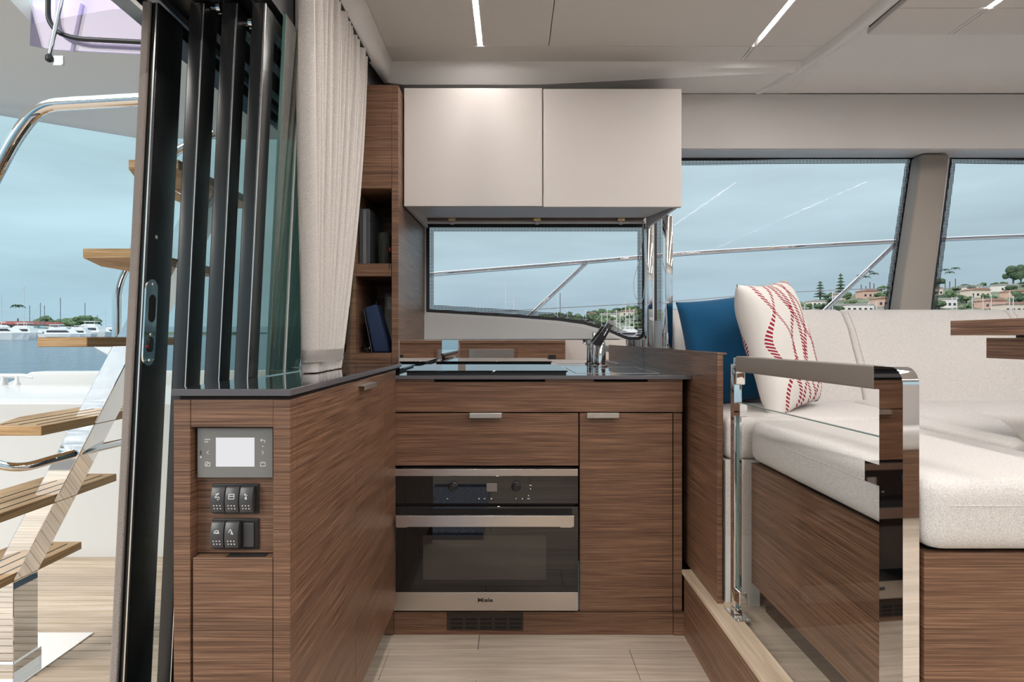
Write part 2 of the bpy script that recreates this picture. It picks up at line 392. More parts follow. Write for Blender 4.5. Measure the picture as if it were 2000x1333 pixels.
def wall_with_holes(name, outer, holes, y0, y1, mat):
    """flat wall with openings: outlines filled by a triangulation"""
    bm = bmesh.new(); edges = []
    for loop in [outer]+holes:
        vs = [bm.verts.new((p[0], y0, p[1])) for p in loop]
        edges += [bm.edges.new((vs[i], vs[(i+1) % len(vs)])) for i in range(len(vs))]
    bmesh.ops.triangle_fill(bm, edges=edges, use_beauty=True)
    ex = bmesh.ops.extrude_face_region(bm, geom=bm.faces[:])
    for v in ex['geom']:
        if isinstance(v, bmesh.types.BMVert): v.co.y = y1
    return mkobj(name, bm, mat)
wl = struct(wall_with_holes('wall_starboard', [(-.60, -.05), (3.4, -.05), (3.4, 2.1), (-.60, 2.1)], [gw, sw, sw2], WD, WD+.05, COVE))
def window(name, pts, y):
    w = struct(prism(name, inset(pts, -.012), 'y', y+.012, y+.018, WING))
    ring('frit_border', inset(pts, -.010), inset(pts, .014), 'y', y+.006, y+.0105, FRIT, w)
    d = ring('frit_dots', inset(pts, .014), inset(pts, .034), 'y', y+.008, y+.0095, FDOT, w); d['kind'] = 'stuff'
    return w
window('window_1', gw, WD); window('window_2', sw, WD); window('window_3', sw2, WD)
# raked taupe pillar between the two saloon windows, standing proud of the wall
pl = [(fx(1752, 2.62), fz(645, 2.62)), (fx(1816, 2.62), fz(645, 2.62)), (fx(1856, 2.62), fz(300, 2.62)), (fx(1802, 2.62), fz(300, 2.62))]
struct(prism('trim_window_pillar', pl, 'y', 2.62, WD-.001, PILL, None, .012, 3))
# white moulding below the galley window (follows the curved sill)
sill = [(-.395, .950)]+[(p[0], p[1]-.008) for p in gw[:7]][::1]
sl = [(fx(827, 2.68), .950), (fx(827, 2.68), fz(614, 2.68))]+[(fx(a, 2.68), fz(b, 2.68)) for a, b in ((900, 617), (1000, 624), (1090, 631), (1140, 639), (1180, 650), (1214, 663))]
struct(prism('trim_sill_moulding', sl, 'y', 2.675, WD-.001, COVE, None, .004, 2))
# valance and window header over the saloon windows
vz0, vz1 = fz(290, 2.45), fz(184, 2.45)
struct(box('trim_valance', .60, 3.38, 2.45, 2.475, vz0, vz1, VALA))
struct(box('trim_window_header', .60, 3.38, 2.476, WD-.001, fz(296, 2.6), fz(278, 2.6), GEL, None, .008, 3))
# ---- ceiling
CH = 1.95
ce = struct(box('ceiling', -.45, 1.10, -1.45, 2.24, CH+.02, CH+.05, COVE))
def panel(x0, x1, y0, y1, z=CH, p=ce): return box('ceiling_panel', x0+.0012, x1-.0012, y0+.0012, y1-.0012, z, z+.018, HEAD, p, .002)
for a, b in ((-.43, -.114), (-.102, .125), (.125, .816), (.828, 1.08)):
    for y0, y1 in ((-1.4, .35), (.35, 2.088)): panel(a, b, y0, y1)
panel(-.43, .816, 2.088, 2.205); panel(.828, 1.08, 2.088, 2.193); panel(.816, .828, 2.0905, 2.193)
panel(-.114, -.102, 2.0865, 2.0885)
def led(x, y0, y1, z, lab, w=.012):
    t = thing('led_strip_light', lab, 'light', (x, (y0+y1)/2, z+.006), 'ceiling light strips')
    box('diffuser', x-w/2+.001, x+w/2-.001, y0, y1, z+.001, z+.010, LEDM, t); box('channel', x-w/2, x+w/2, y0, y1, z+.011, z+.016, STEEL, t)
for y0, y1 in ((-1.35, .34), (.36, 2.086)):
    s_ = 'above the galley worktop' if y0 > 0 else 'over the passage before the port cabinets'
    led(-.108, y0, y1, CH, 'slim ceiling light strip in line with the oven '+s_)
    led(.822, y0, y1-.052 if y0 > 0 else y1, CH, 'slim ceiling light strip in line with the gate '+s_)
# moulded white frame round the recessed galley headliner
rows = []
for x, lip, ly in [(-.452, 1.885, 2.215)]+[(-.40+.1*i, 1.885+.045*max(0, min(1, (x_-.1)/.9)), 2.235) for i, x_ in enumerate([-.40+.1*j for j in range(16)])]:
    rows.append([(x, 2.195, CH+.012), (x, 2.205, CH-.004), (x, 2.21, CH-.02), (x, ly, lip+.012), (x, ly+.012, lip), (x, ly+.05, lip+.012), (x, 2.45, min(1.934, lip+.035)), (x, WD, 1.94)])
struct(surf('trim_ceiling_frame_back', rows, COVE))
rows = []
for y in [-1.45+.2*i for i in range(19)]+[2.24]:
    xo = -.505+(.053*max(0, min(1, (y-1.67)/.55)))
    rows.append([(-.425, y, CH+.012), (-.433, y, CH-.004), (-.438, y, CH-.02), (xo+.018, y, 1.90), (xo, y, 1.885), (xo-.015, y, 1.888), (xo-.04, y, 1.96)])
struct(surf('trim_ceiling_frame_aft', rows, COVE))
struct(box('wall_roof_light_block', -.87, 3.45, -1.55, 3.04, 2.101, 2.16, GEL))  # unseen slab added to block sky light leaking past the ceiling
# saloon ceiling: smooth moulding, rim and hung panels
sc = struct(box('ceiling_saloon', 1.10, 3.4, -1.45, 2.10, CH+.02, CH+.05, COVE))
rows = []
for i in range(20):
    x = 1.04+.123*i
    rows.append([(x, 1.90, CH+.018), (x, 2.0, CH+.012), (x, 2.2, CH+.0), (x, 2.40, 1.942), (x, 2.4495, 1.934)])
struct(surf('trim_saloon_cove', rows, COVE))
rim = [(1.095, -1.45), (1.098, 1.70), (1.095, 1.92), (1.075, 2.10), (1.04, 2.30), (.98, 2.445)]
rows = []
for (x, y) in [tuple(p)[:2] for p in smoothpath([(a, b, 0) for a, b in rim], .15, 5)]:
    k = max(0, min(1, (y-1.9)/.5))
    rows.append([(x-.022, y, CH+.004), (x-.016, y, CH-.016), (x-.006, y, CH-.028+.006*k), (x+.008, y, CH-.028+.006*k), (x+.016, y, CH-.016), (x+.020, y, CH+.03)])
struct(surf('trim_ceiling_rim', rows, COVE))
PZ = 1.925
pan = struct(box('ceiling_saloon_raft', 1.135, 3.3, -1.40, 1.955, PZ+.021, PZ+.040, OVEND))
for a, b in ((1.13, 1.388), (1.402, 2.193), (2.207, 3.3)):
    panel(a, b, 1.80, 1.96, PZ, pan); panel(a, b, .2, 1.80, PZ, pan); panel(a, b, -1.4, .2, PZ, pan)
panel(1.388, 1.402, 1.80, 1.96, PZ, pan); panel(2.193, 2.207, 1.80, 1.96, PZ, pan)
led(1.395, .22, 1.798, PZ, 'slim lit ceiling light strip over the saloon dining table')
led(1.395, -1.35, .18, PZ, 'slim lit ceiling light strip over the saloon passage')
for y0, y1, lab in ((.22, 1.798, 'added unseen ceiling light strip over the forward end of the sofa'), (-1.35, .18, 'added unseen ceiling light strip over the forward end of the bench')): led(2.2, y0, y1, PZ, lab)  # out-of-view strips added to brighten the dim saloon ceiling
# ---- side opposite the galley (seen in the mirrors only) and forward end
struct(box('wall_port_low', -.60, 3.4, -1.50, -1.45, -.05, 1.02, LACQ)); struct(box('wall_port_top', -.60, 3.4, -1.50, -1.45, 1.72, 2.1, COVE))
for a, b in ((-.60, -.52), (1.1, 1.22), (3.3, 3.4)): struct(box('wall_port_pillar', a, b, -1.50, -1.45, 1.021, 1.719, PILL))
w4 = struct(box('window_4', -.52, 1.1, -1.482, -1.476, 1.021, 1.719, WING)); w5 = struct(box('window_5', 1.22, 3.3, -1.482, -1.476, 1.021, 1.719, WING))
struct(box('wall_forward_low', 3.4, 3.45, -1.5, WD+.05, -.05, 1.15, LACQ)); struct(box('wall_forward_top', 3.4, 3.45, -1.5, WD+.05, 1.75, 2.1, COVE))
struct(box('window_6', 3.42, 3.426, -1.5, WD, 1.151, 1.749, WING))

# ================================================================== GALLEY UNIT
CT = .838
def fp(px): return fx(px, GF)
def fq(py): return fz(py, GF)
g = thing('galley_cabinet', 'brown oak galley base cabinet with drawer and door around the oven', 'cabinet', (.1, 2.3, 0))
box('carcass_side', fp(752), fp(766), GF+.002, 2.66, 0, CT-.0135, VEN, g)
box('carcass_side', fp(1316), .549, GF+.012, 2.66, 0, CT-.0135, VEN, g)
box('carcass_back', fp(766), fp(1316), 2.64, 2.66, 0, CT-.0135, VEN, g)
box('pillar', fp(1315), fp(1337), GF-.006, GF+.012, 0, fq(1196), VEN, g)
box('pillar', fp(1315.5), .549, GF, GF+.012, fq(1195), fq(808), VEN, g, .001)
box('pillar', fp(753), fp(768.5), GF-.006, GF+.012, 0, fq(1192), VEN, g)
box('pillar', fp(753), fp(767), GF, GF+.012, fq(1191), fq(745), VEN, g, .001)
box('top_rail', fp(769), .5495, GF-.004, GF+.014, fq(805), fq(746.5), VEN, g, .001)
for a, b in ((760, 848), (1065, 1160), (1265, 1347)): box('rail_block', fp(a), min(fp(b), .5495), GF-.002, GF+.014, fq(746), CT-.013, VEN, g)
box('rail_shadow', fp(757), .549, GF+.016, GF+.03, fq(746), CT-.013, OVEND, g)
dr = box('drawer', fp(769.5), fp(1129.5), GF-.004, GF+.014, fq(909.5), fq(807.5), VEN, g, .0012)
dn = box('door', fp(1132), fp(1313), GF-.004, GF+.014, fq(1194), fq(807.5), VEN, g, .0012)
def tabpull(a, b, par, y=GF-.004):
    bm = bmesh.new(); abox(bm, a, b, y-.016, y, fq(807.3), fq(807.3)+.0022, .0006); abox(bm, a, b, y-.0185, y-.016, fq(815.5), fq(807.3)+.0022, .0008)
    o = mkobj('handle', bm, SATIN, par); o['label'] = 'satin metal tab pull'; return o
tabpull(fp(918), fp(980), dr); tabpull(fp(1145), fp(1207), dn)
box('toe_panel', fp(769.5), fp(1314), GF-.001, GF+.016, 0, fq(1195.5), VEN, g)
va = box('vent_frame', fp(873), fp(1022), GF-.004, GF-.001, fq(1231), fq(1197), plain('brown_vent_plastic', (.035, .022, .016), .5), g, .001)
for i in range(5):
    for j in range(3):
        a = fp(881+i*28.5); b = fp(881+i*28.5+23); z = fq(1209+j*8)
        box('vent_slot', a, b, GF-.0046, GF-.0039, z-.0045, z+.0035, OVEND, va)
# ---- oven
ov = thing('built_in_oven', 'compact black glass and steel built-in oven under the galley drawer', 'oven', (fp(949), 2.2, fq(1190)))
OY = GF-.018; OX0, OX1 = fx(769, OY), fx(1129, OY)
box('oven_body', OX0+.02, OX1-.02, GF+.002, 2.5, fq(1188), fq(914), OVEND, ov)
box('top_trim', OX0, OX1, OY, GF, fq(928), fq(914.5), STEEL, ov, .001)
cp = box('control_panel', OX0, OX1, OY+.001, GF, fq(981.5), fq(928), OVG, ov, .0006)
box('panel_gap', OX0+.01, OX1-.01, OY+.008, GF, fq(986), fq(982), OVEND, ov)
for px in (885.5, 1008):
    kb = lathe('knob', (fp(px), OY+.001, fq(948)), [(.0155, 0), (.0155, .004), (.0125, .006), (.0115, .024), (.0095, .026)], BLKM, cp, 24, 'y')
    bm = bmesh.new(); abox(bm, fp(px)-.0025, fp(px)+.0025, OY-.031, OY-.024, fq(948)-.011, fq(948)+.011, .001); mkobj('knob_grip', bm, BLKM, kb)
lathe('button', (fp(849), OY+.001, fq(972)), [(.005, 0), (.005, .002)], BLKM, cp, 16, 'y')
box('clock_display', fp(951), fp(971), OY+.0004, OY+.001, fq(958), fq(942), plain('display_grey', (.22, .19, .18), .3), cp)
bm = bmesh.new()
for px, py, w, h in ((1036, 946, 4, 1.6), (1036, 953, 2, 2), (1032, 966, 2, 2), (1032, 972, 5, 1.4), (936, 972, 2.5, 2), (947, 972, 3, 1.4), (960, 972, 2.5, 2.4), (1008, 972, 2, 2.4), (1020, 972, 1.6, 2.6), (875, 972, 2.5, 1.6)):
    abox(bm, fp(px-w/2), fp(px+w/2), OY+.0002, OY+.001, fq(py+h/2), fq(py-h/2))
mkobj('panel_symbols', bm, WHT, cp)['kind'] = 'stuff'
door = box('oven_door', OX0, OX1, OY-.002, GF, fq(1152), fq(986.5), OVG, ov, .0008)
box('door_window', fp(828), fp(1066), OY-.0026, OY-.002, fq(1128), fq(1042), OVW, door)
box('air_slot', fp(783), fp(1116), OY-.0028, OY-.002, fq(1006), fq(991), OVEND, door)
HY = OY-.045; hb = box('handle_bar', fx(772.5, HY), fx(1121.5, HY), HY, OY-.030, fz(1030, HY), fz(1008, HY), STEEL, door, .0012)
for a, b in ((780, 800), (1092, 1114)): box('handle_mount', fp(a), fp(b), OY-.031, OY-.001, fq(1022), fq(1010), STEEL, hb)
bt = box('bottom_trim', OX0, OX1, OY-.002, GF, fq(1188.5), fq(1152.5), STEEL, ov, .001)
def text_mesh(name, body, x, y, z, size, mat, parent, off=0.0, sx=1.0):
    cu = bpy.data.curves.new('t', 'FONT'); cu.body = body; cu.align_x = 'CENTER'; cu.align_y = 'CENTER'; cu.size = size; cu.extrude = .0002; cu.offset = off
    to = bpy.data.objects.new('t', cu); COL.objects.link(to); bpy.context.view_layer.update()
    dg = bpy.context.evaluated_depsgraph_get(); me = bpy.data.meshes.new_from_object(to.evaluated_get(dg)); bpy.data.objects.remove(to)
    bm = bmesh.new(); bm.from_mesh(me)
    for v in bm.verts: v.co = Vector((x+v.co.x*sx, y-v.co.z, z+v.co.y))
    return mkobj(name, bm, mat, parent)
text_mesh('lettering', 'Miele', fp(948), OY-.0026, fq(1168), .0180, BLKM, bt, .00035, 1.25)
# ---- galley worktop, hob, splashback, tap
wt = prism('galley_worktop', [(fp(757), 1.968), (.5745, 1.968), (.5745, WD-.012), (-.384, WD-.012), (-.384, 2.066), (fp(757), 2.066)], 'z', CT-.013, CT, COUN, None, .0015)
tag(wt, 'dark grey polished worktop on the galley base cabinet', 'worktop')
hb_ = thing('induction_hob', 'black glass hob set on the dark galley worktop before the mirror', 'hob', (-.09, 2.3, CT))
box('glass_plate', -.357, .186, 2.05, 2.53, CT+.006, CT+.011, OVG, hb_, .001); box('hob_rim', -.352, .181, 2.055, 2.525, CT+.0004, CT+.006, BLKM, hb_)
sk = thing('inset_sink', 'steel sink lid set flush in the galley worktop beneath the tap', 'sink', (.38, 2.3, CT))
ring('sink_rim', rectpts(.215, .50, 2.08, 2.50), inset(rectpts(.215, .50, 2.08, 2.50), .004), 'z', CT+.0003, CT+.001, SATIN, sk)
box('sink_lid', .2195, .4955, 2.0845, 2.4955, CT+.0003, CT+.0008, COUN, sk)
m1 = tag(box('mirror_panel', -.381, .5745, WD-.010, WD-.001, CT+.0005, .9495, MIR), 'long mirror splashback panel under the galley window', 'mirror')
m2 = tag(box('mirror_panel', -.3815, -.378, 2.066, WD-.011, CT+.0005, .9495, MIR), 'narrow mirror panel on the side of the tall oak cabinet', 'mirror')
tp = thing('kitchen_tap', 'chrome folding kitchen tap with angled spout beside the hob', 'tap', (.345, 2.58, CT))
TX = fx(1172, 2.55)
lathe('tap_base', (TX, 2.55, CT), [(.030, 0), (.030, .006), (.024, .009)], CHR, tp, 28)
lathe('tap_column', (TX, 2.55, CT+.009), [(.0215, 0), (.0215, .095), (.018, .10)], CHR, tp, 28)
lathe('hand_shower', (fx(1160, 2.6), 2.60, CT), [(.012, 0), (.012, .004), (.0085, .006), (.0085, .14), (.006, .145)], CHR, tp, 20)
a0 = Vector((fx(1163, 2.53), 2.53, fz(676, 2.53))); a1 = Vector((fx(1187, 2.50), 2.45, fz(634, 2.45)))
bm = bmesh.new(); ax = (a1-a0).normalized(); sd = Vector((0, 1, 0)); nn = ax.cross(sd).normalized()
def slab(bm, p, q, w0, w1, t0, t1):
    V = []
    for c, w, t in ((p, w0, t0), (q, w1, t1)):
        V.append([bm.verts.new(c+nn*(sx_*w)+sd*(sy_*t)) for sx_, sy_ in ((-1, -1), (1, -1), (1, 1), (-1, 1))])
    for k in range(4): bm.faces.new((V[0][k], V[0][(k+1) % 4], V[1][(k+1) % 4], V[1][k]))
    bm.faces.new(V[0][::-1]); bm.faces.new(V[1])
    bmesh.ops.bevel(bm, geom=list({e_ for r in V for v in r for e_ in v.link_edges}), offset=.003, segments=3, affect='EDGES', profile=.5)
slab(bm, a0, a1, .019, .012, .018, .014); mkobj('spout', bm, CHR, tp, True, 40)
tube('spout_head', [a1-ax*.012, a1+ax*.012], .0145, SATIN, tp, 20)
bm = bmesh.new(); nn2 = a0+Vector((-.012, .02, .02)); atube(bm, [nn2, a1+Vector((-.022, .02, -.004))], .006, 12); mkobj('spout_arm', bm, CHR, tp, True, 50)
# ---- wall cabinet
UD = 2.16
def up(px): return fx(px, UD)
def uq(py): return fz(py, UD)
u = thing('wall_cabinet', 'cream lacquered two-door wall cabinet above the galley window', 'cabinet', (.11, 2.4, uq(405)))
prism('cabinet_body', [(UD+.004, uq(405)+.003), (UD+.004, uq(177)), (2.68, uq(177)), (2.68, 1.478)], 'x', up(792), .572, LACQ, u)
box('door', up(790.5), up(1058.7), UD-.016, UD+.002, uq(405), uq(175.5), LACQ, u, .002)
box('door', up(1060.8), up(1329), UD-.016, UD+.002, uq(406.5), uq(177), LACQ, u, .002)
prism('side_flange', [(UD+.004, uq(405)+.002), (2.66, 1.434), (2.66, 1.50), (UD+.004, uq(380))], 'x', up(791), up(791)+.012, LACQ, u)
prism('side_flange', [(UD+.004, uq(405)+.003), (2.66, 1.434), (2.66, 1.9), (UD+.004, uq(177))], 'x', .580, up(1328), LACQ, u)
# posts carrying the wall cabinet on the divider
for (yy, y2, lab) in ((2.29, 2.347, 'polished chrome post on the oak divider by the blue pillow'), (2.617, 2.662, 'polished chrome post on the oak divider by the window wall')):
    p = thing('chrome_post', lab, 'post', (.586, yy, .9175), 'chrome posts')
    box('post_bar', .573, .6005, yy, y2, .9185, 1.4165 if yy < 2.5 else 1.43, CHR, p, .003, 3)
    box('foot_plate', .5725, .601, yy-.001, y2+.001, .9166, .9185, CHR, p)
    lathe('screw', (.580, yy-.0005, .932), [(.003, -.0005), (.003, .0012)], BLKM, p, 12, 'y')
# ---- roller blind cassette over the galley window
bl = thing('roller_blind', 'white roller blind tube with brass brackets above the galley window', 'blind', (.1, 2.65, 1.44))
box('head_rail', fx(827, 2.64), .567, 2.625, 2.6745, fz(428, 2.64), fz(424, 2.64), VENT, bl)
tube('blind_tube', [(fx(834, 2.65), 2.65, fz(434.5, 2.65)), (.565, 2.65, fz(434.5, 2.65))], .0065, GEL, bl, 14)
for px in (883, 1049, 1213):
    b_ = box('bracket', fx(px-7, 2.63), fx(px+7, 2.63), 2.618, 2.64, fz(431.5, 2.63), fz(426, 2.63), BRASS, bl, .002)
    box('bracket_clip', fx(px-3.5, 2.63), fx(px+3.5, 2.63), 2.628, 2.64, fz(438, 2.63), fz(431.6, 2.63), GEL, b_)
cz = [(1256, 430), (1255, 470), (1250, 500), (1244, 525), (1238, 545), (1238, 570), (1242, 584), (1250, 590), (1256, 585), (1259, 560), (1259, 520), (1258, 470), (1257, 431)]
tube('pull_cord', [(fx(a, 2.63), 2.63, fz(b, 2.63)) for a, b in cz], .0012, GEL, bl, 6, .02)

# ---- divider between galley and saloon, with the glass gate
dv = thing('divider_panel', 'low brown oak divider panel between worktop and sofa', 'divider', (.585, 2.2, .2125))
box('panel', .5755, .5895, 1.722, WD-.012, .2127, .9120, VEN, dv, .0008); box('top_cap', .5752, .6015, 1.7205, WD-.012, .9121, .9165, VENT, dv)
box('back_panel', .5896, .6015, 1.75, WD-.012, .2127, .9120, VEN, dv)
gt = thing('glass_gate', 'chrome framed glass gate hinged on the oak divider panel', 'gate', (.60, 1.36, .2))
H0 = Vector((.591, 1.66)); H1 = Vector((.631, 1.058))       # hinge line and latch line on plan
gd = (H1-H0).normalized(); gn = Vector((-gd.y, gd.x))       # gn points to the saloon (+x)
if gn.x < 0: gn = -gn
def gp(s, t, z): q = H0+gd*s+gn*t; return Vector((q.x, q.y, z))
GL = (H1-H0).length
def gbar(name, s0, s1, t0, t1, z0, z1, mat, par, bev=.0, seg=2):
    bm = bmesh.new(); abox(bm, s0, s1, t0, t1, z0, z1, bev, seg)
    for v in bm.verts: v.co = gp(*v.co)
    return mkobj(name, bm, mat, par, bev > 0 and seg > 2, 40)
RZ1, RZ0 = .910, .869
gbar('rail_sleeve', .03, GL-.012, 0, .028, RZ0, RZ1, TAUPER, gt, .003, 3)
prof = [(GL-.012, RZ1), (GL+.032, RZ1)]                     # outer side of the bent bar, rounded top corner
R_ = .028; s1_ = GL+.060
prof += [(s1_-R_+R_*math.sin(k*math.pi/14), RZ1-R_+R_*math.cos(k*math.pi/14)) for k in range(8)]
prof += [(s1_, .2005), (GL+.002, .2005), (GL+.002, .704), (GL-.037, .704), (GL-.037, .740), (GL+.002, .740), (GL+.002, RZ0+.001), (GL-.012, RZ0+.001)]
bm = bmesh.new(); v0 = [bm.verts.new(gp(s, 0, z)) for s, z in prof]; v1 = [bm.verts.new(gp(s, .028, z)) for s, z in prof]
bm.faces.new(v0); bm.faces.new(v1[::-1])
for i in range(len(prof)): bm.faces.new((v0[i], v0[(i+1) % len(prof)], v1[(i+1) % len(prof)], v1[i]))
pb = mkobj('latch_post', bm, CHR, gt, True, 30)
hp = gbar('hinge_post', -.012, .012, .004, .026, .2145, .888, CHR, gt, .002, 3)
gbar('hinge_block', .012, .03, .001, .027, RZ0-.035, RZ1-.004, CHR, gt, .003, 3)
for z in (.772, .275): gbar('glass_clamp', .0125, .047, .003, .025, z-.022, z+.014, CHR, hp, .002, 2)
gbar('foot_plate', -.03, .052, -.006, .034, .2127, .2165, CHR, gt, .001)
gbar('foot_block', -.004, .016, .003, .026, .2166, .235, CHR, gt, .002)
for s in (-.02, .045):
    for t in (.002, .027):
        q = gp(s, t, .2165); lathe('screw', q, [(.004, 0), (.003, .0018)], SATIN, gt, 12)
gls = gbar('glass_pane', .016, GL-.004, .011, .017, .232, .785, CLG, gt)
gbar('glass_edge', .016, GL-.004, .0108, .0172, .785, .7868, GEDGE, gls); gbar('glass_edge', .0135, .016, .0108, .0172, .232, .785, GEDGE, gls)

# ================================================================== AFT COUNTER (left of the galley) with control panel
LD = 1.032; LX0, LX1 = fx(339, LD), fx(567, LD); LT = .873
def lp(px): return fx(px, LD)
def lq(py): return fz(py, LD)
lc = thing('side_cabinet', 'brown oak side cabinet with switches and screen on its end', 'cabinet', ((LX0+LX1)/2, 1.5, 0))
box('end_stile', LX0, lp(371.5), LD, LD+.03, 0, LT-.0185, VEN, lc, .0008)
box('end_stile', lp(533.5), LX1, LD, LD+.03, 0, LT-.0185, VEN, lc, .0008)
box('top_rail', lp(372), lp(533), LD+.001, LD+.03, lq(835), LT-.0185, VEN, lc, .0006)
box('recess_back', lp(372), lp(533), LD+.0245, LD+.032, lq(1090), lq(835), VEN, lc)
dd = box('lower_door', lp(376), lp(532), LD+.001, LD+.024, .03, lq(1091), VEN, lc, .0008)
box('grip_slot', lp(438), lp(515), LD+.006, LD+.0215, lq(1091)-.0002, lq(1091)+.0006, OVEND, dd)
box('carcass', -.5565, -.388, LD+.033, 1.97, .10, LT-.0185, OVEND, lc)
box('recess_floor', lp(372), lp(533), LD+.025, LD+.033, 0, .1, OVEND, lc)
box('side_panel', -.387, LX1, LD+.0305, 1.4640, .10, LT-.0185, VEN, lc, .0006)
sd_ = box('side_door', -.387, LX1, 1.4665, 1.786, .10, LT-.0185, VEN, lc, .0006)
box('side_panel', -.387, LX1, 1.7885, 1.965, .10, LT-.0185, VEN, lc, .0006)
box('toe_kick', -.46, -.45, LD+.034, 1.96, 0, .0995, OVEND, lc)
bm = bmesh.new(); abox(bm, LX1, LX1+.017, 1.49, 1.62, LT-.0325, LT-.0305, .0005); abox(bm, LX1+.0145, LX1+.0165, 1.49, 1.62, LT-.042, LT-.0305, .0006)
mkobj('handle', bm, SATIN, sd_)
box('shadow_gap', LX0+.008, -.380, LD+.006, 2.05, LT-.0184, LT-.0125, OVEND, lc)
w2 = tag(prism('side_worktop', [(LX0-.002, LD-.003), (LX1+.0015, LD-.003), (LX1+.0015, 2.0635), (-.5565, 2.0635), (-.5565, 1.296), (LX0-.002, 1.296)], 'z', LT-.012, LT, COUN, None, .0012), 'dark grey polished worktop on the side cabinet below the curtain', 'worktop')
w2.data.materials.append(COUNE)
for p in w2.data.polygons:
    if abs(p.normal.z) < .5: p.material_index = 1
wt.data.materials.append(COUNE)
for p in wt.data.polygons:
    if abs(p.normal.z) < .5: p.material_index = 1
# touch display
RD = LD+.0245
ds = thing('touch_display', 'grey touch display with white screen above the rocker switches', 'display', (lp(460), RD, lq(932)))
def rp(px): return fx(px, LD+.014)
def rq(py): return fz(py, LD+.014)
box('display_housing', rp(387), rp(533), LD+.0145, RD, rq(932), rq(837), BLKM, ds)
bz = box('bezel', rp(386.5), rp(533.5), LD+.012, LD+.0145, rq(933), rq(836), BEZEL, ds, .0006)
box('screen', rp(423), rp(498), LD+.0114, LD+.012, rq(911.5), rq(855), SCREEN, bz)
ic = bmesh.new()
def ib(px, py, w, h): abox(ic, rp(px-w/2), rp(px+w/2), LD+.0115, LD+.012, rq(py+h/2), rq(py-h/2))
for i in range(3): ib(402.5+i*3.8, 858.5, 2.4, 2.2)
for i in range(2): ib(402.5+i*3.8, 863, 2.4, 2.2)
def iseg(x0, y0, x1, y1, w=1.3):
    a = Vector((rp(x0), LD+.0116, rq(y0))); b = Vector((rp(x1), LD+.0116, rq(y1))); atube(ic, [a, b], w*.5*LD/F, 6)
for pts in ([(409, 880.5), (405.5, 884), (409, 887.5)], [(512.5, 880.5), (516, 884), (512.5, 887.5)], [(513, 857), (510, 860), (513, 863)], [(510, 860), (518, 860), (519, 863), (517, 864.5)],
            [(402.5, 904), (402.5, 910.5), (411.5, 910.5), (411.5, 904), (408, 904), (407, 902.5), (403.5, 902.5), (402.5, 904)], [(405.5, 909), (405.5, 906), (408.5, 906)],
            [(510, 904), (519.5, 904), (519.5, 910.5), (510, 910.5), (510, 904)], [(512, 902.3), (513.5, 902.3)], [(516, 902.3), (517.5, 902.3)]):
    for i in range(len(pts)-1): iseg(*pts[i], *pts[i+1])
ib(514.3, 872, 2.2, 2.2); ib(393.5, 893, 3, 3)
mkobj('display_symbols', ic, WHT, bz)['kind'] = 'stuff'
box('led_window', rp(392.6), rp(394.4), LD+.0115, LD+.012, rq(888), rq(880), plain('dark_red_lens', (.08, .01, .01), .3), bz)
# rocker switch blocks
def rocker_block(y0, y1, switches, lab, icons):
    t = thing('switch_block', lab, 'switch panel', (lp(461), RD, fz(y1, RD)))
    X0, X1 = fx(416.5, RD), fx(507, RD)
    def bz_(py): return fz(py, RD)
    o_ = rectpts(X0, X1, bz_(y1), bz_(y0))
    base = box('mounting_frame', X0, X1, RD-.004, RD-.0002, bz_(y1), bz_(y0), BLKM, t, .0018, 3)
    box('inner_well', X0+.003, X1-.003, RD-.0046, RD-.0039, bz_(y1-4), bz_(y0+5), OVEND, base)
    for i, (pa, pb_) in enumerate(switches):
        a, b = fx(pa, RD-.01), fx(pb_, RD-.01); zt, zb = fz(y0+7, RD-.01), fz(y1-2.5, RD-.01)
        n = 10; pr = []
        for k in range(n+1):
            s = k/n; pr.append((RD-.0048-.0085-.0045*math.sin(math.pi*s)-.003*s, zt+(zb-zt)*s))
        pr = [(RD-.0047, zt)]+pr+[(RD-.0047, zb)]
        bm = bmesh.new(); aprism(bm, pr, 'x', a+.0003, b-.0003, .0009, 2); rk = mkobj('rocker', bm, GRYP, base, True, 50)
        mk = bmesh.new(); cx = (a+b)/2
        def surf_y(z): s = (z-zt)/(zb-zt); return RD-.0048-.0085-.0045*math.sin(math.pi*s)-.003*s-.0001
        def pt(dx, s): z = zt+(zb-zt)*s; return Vector((cx+dx, surf_y(z), z))
        for r_ in range(2):
            for c_ in range(3):
                q = pt((c_-1)*.0052+(.0005*r_), .70+.12*r_); abox(mk, q.x-.0009, q.x+.0009, q.y-.0004, q.y+.0004, q.z-.0008, q.z+.0008)
        for pl_ in icons[i]:
            for j in range(len(pl_)-1): atube(mk, [pt(pl_[j][0]*.001, pl_[j][1]), pt(pl_[j+1][0]*.001, pl_[j+1][1])], .00055, 6)
        mkobj('rocker_markings', mk, WHT, rk)['kind'] = 'stuff'
    return t, base
I1 = [[(-3, .28), (2, .22), (2, .27), (-1, .28), (-1, .34), (-3, .34), (-3, .39), (3, .36), (4, .40), (4, .45)], [(1, .42), (1, .47), (3, .47)]]
I2 = [[(-4.5, .26), (4.5, .26), (4.5, .44), (-4.5, .44), (-4.5, .26)], [(-4.5, .35), (-2, .33), (0, .35), (2, .33), (4.5, .35)]]
I3 = [[(-2, .24), (0, .27), (-1, .31), (-2, .28), (-2, .24)], [(-1.5, .42), (2.5, .28)], [(0, .41), (1.5, .38), (2, .43), (0, .46), (0, .41)]]
I4 = [[(-4, .40), (-4, .34), (-1, .30), (2, .30), (4, .38), (4, .42)], [(-3, .42), (-1, .36), (0, .42), (2, .36), (3, .42)]]
I5 = [[(-4, .38), (-1.5, .26), (1, .34), (3.5, .44), (0, .42), (1, .34)]]
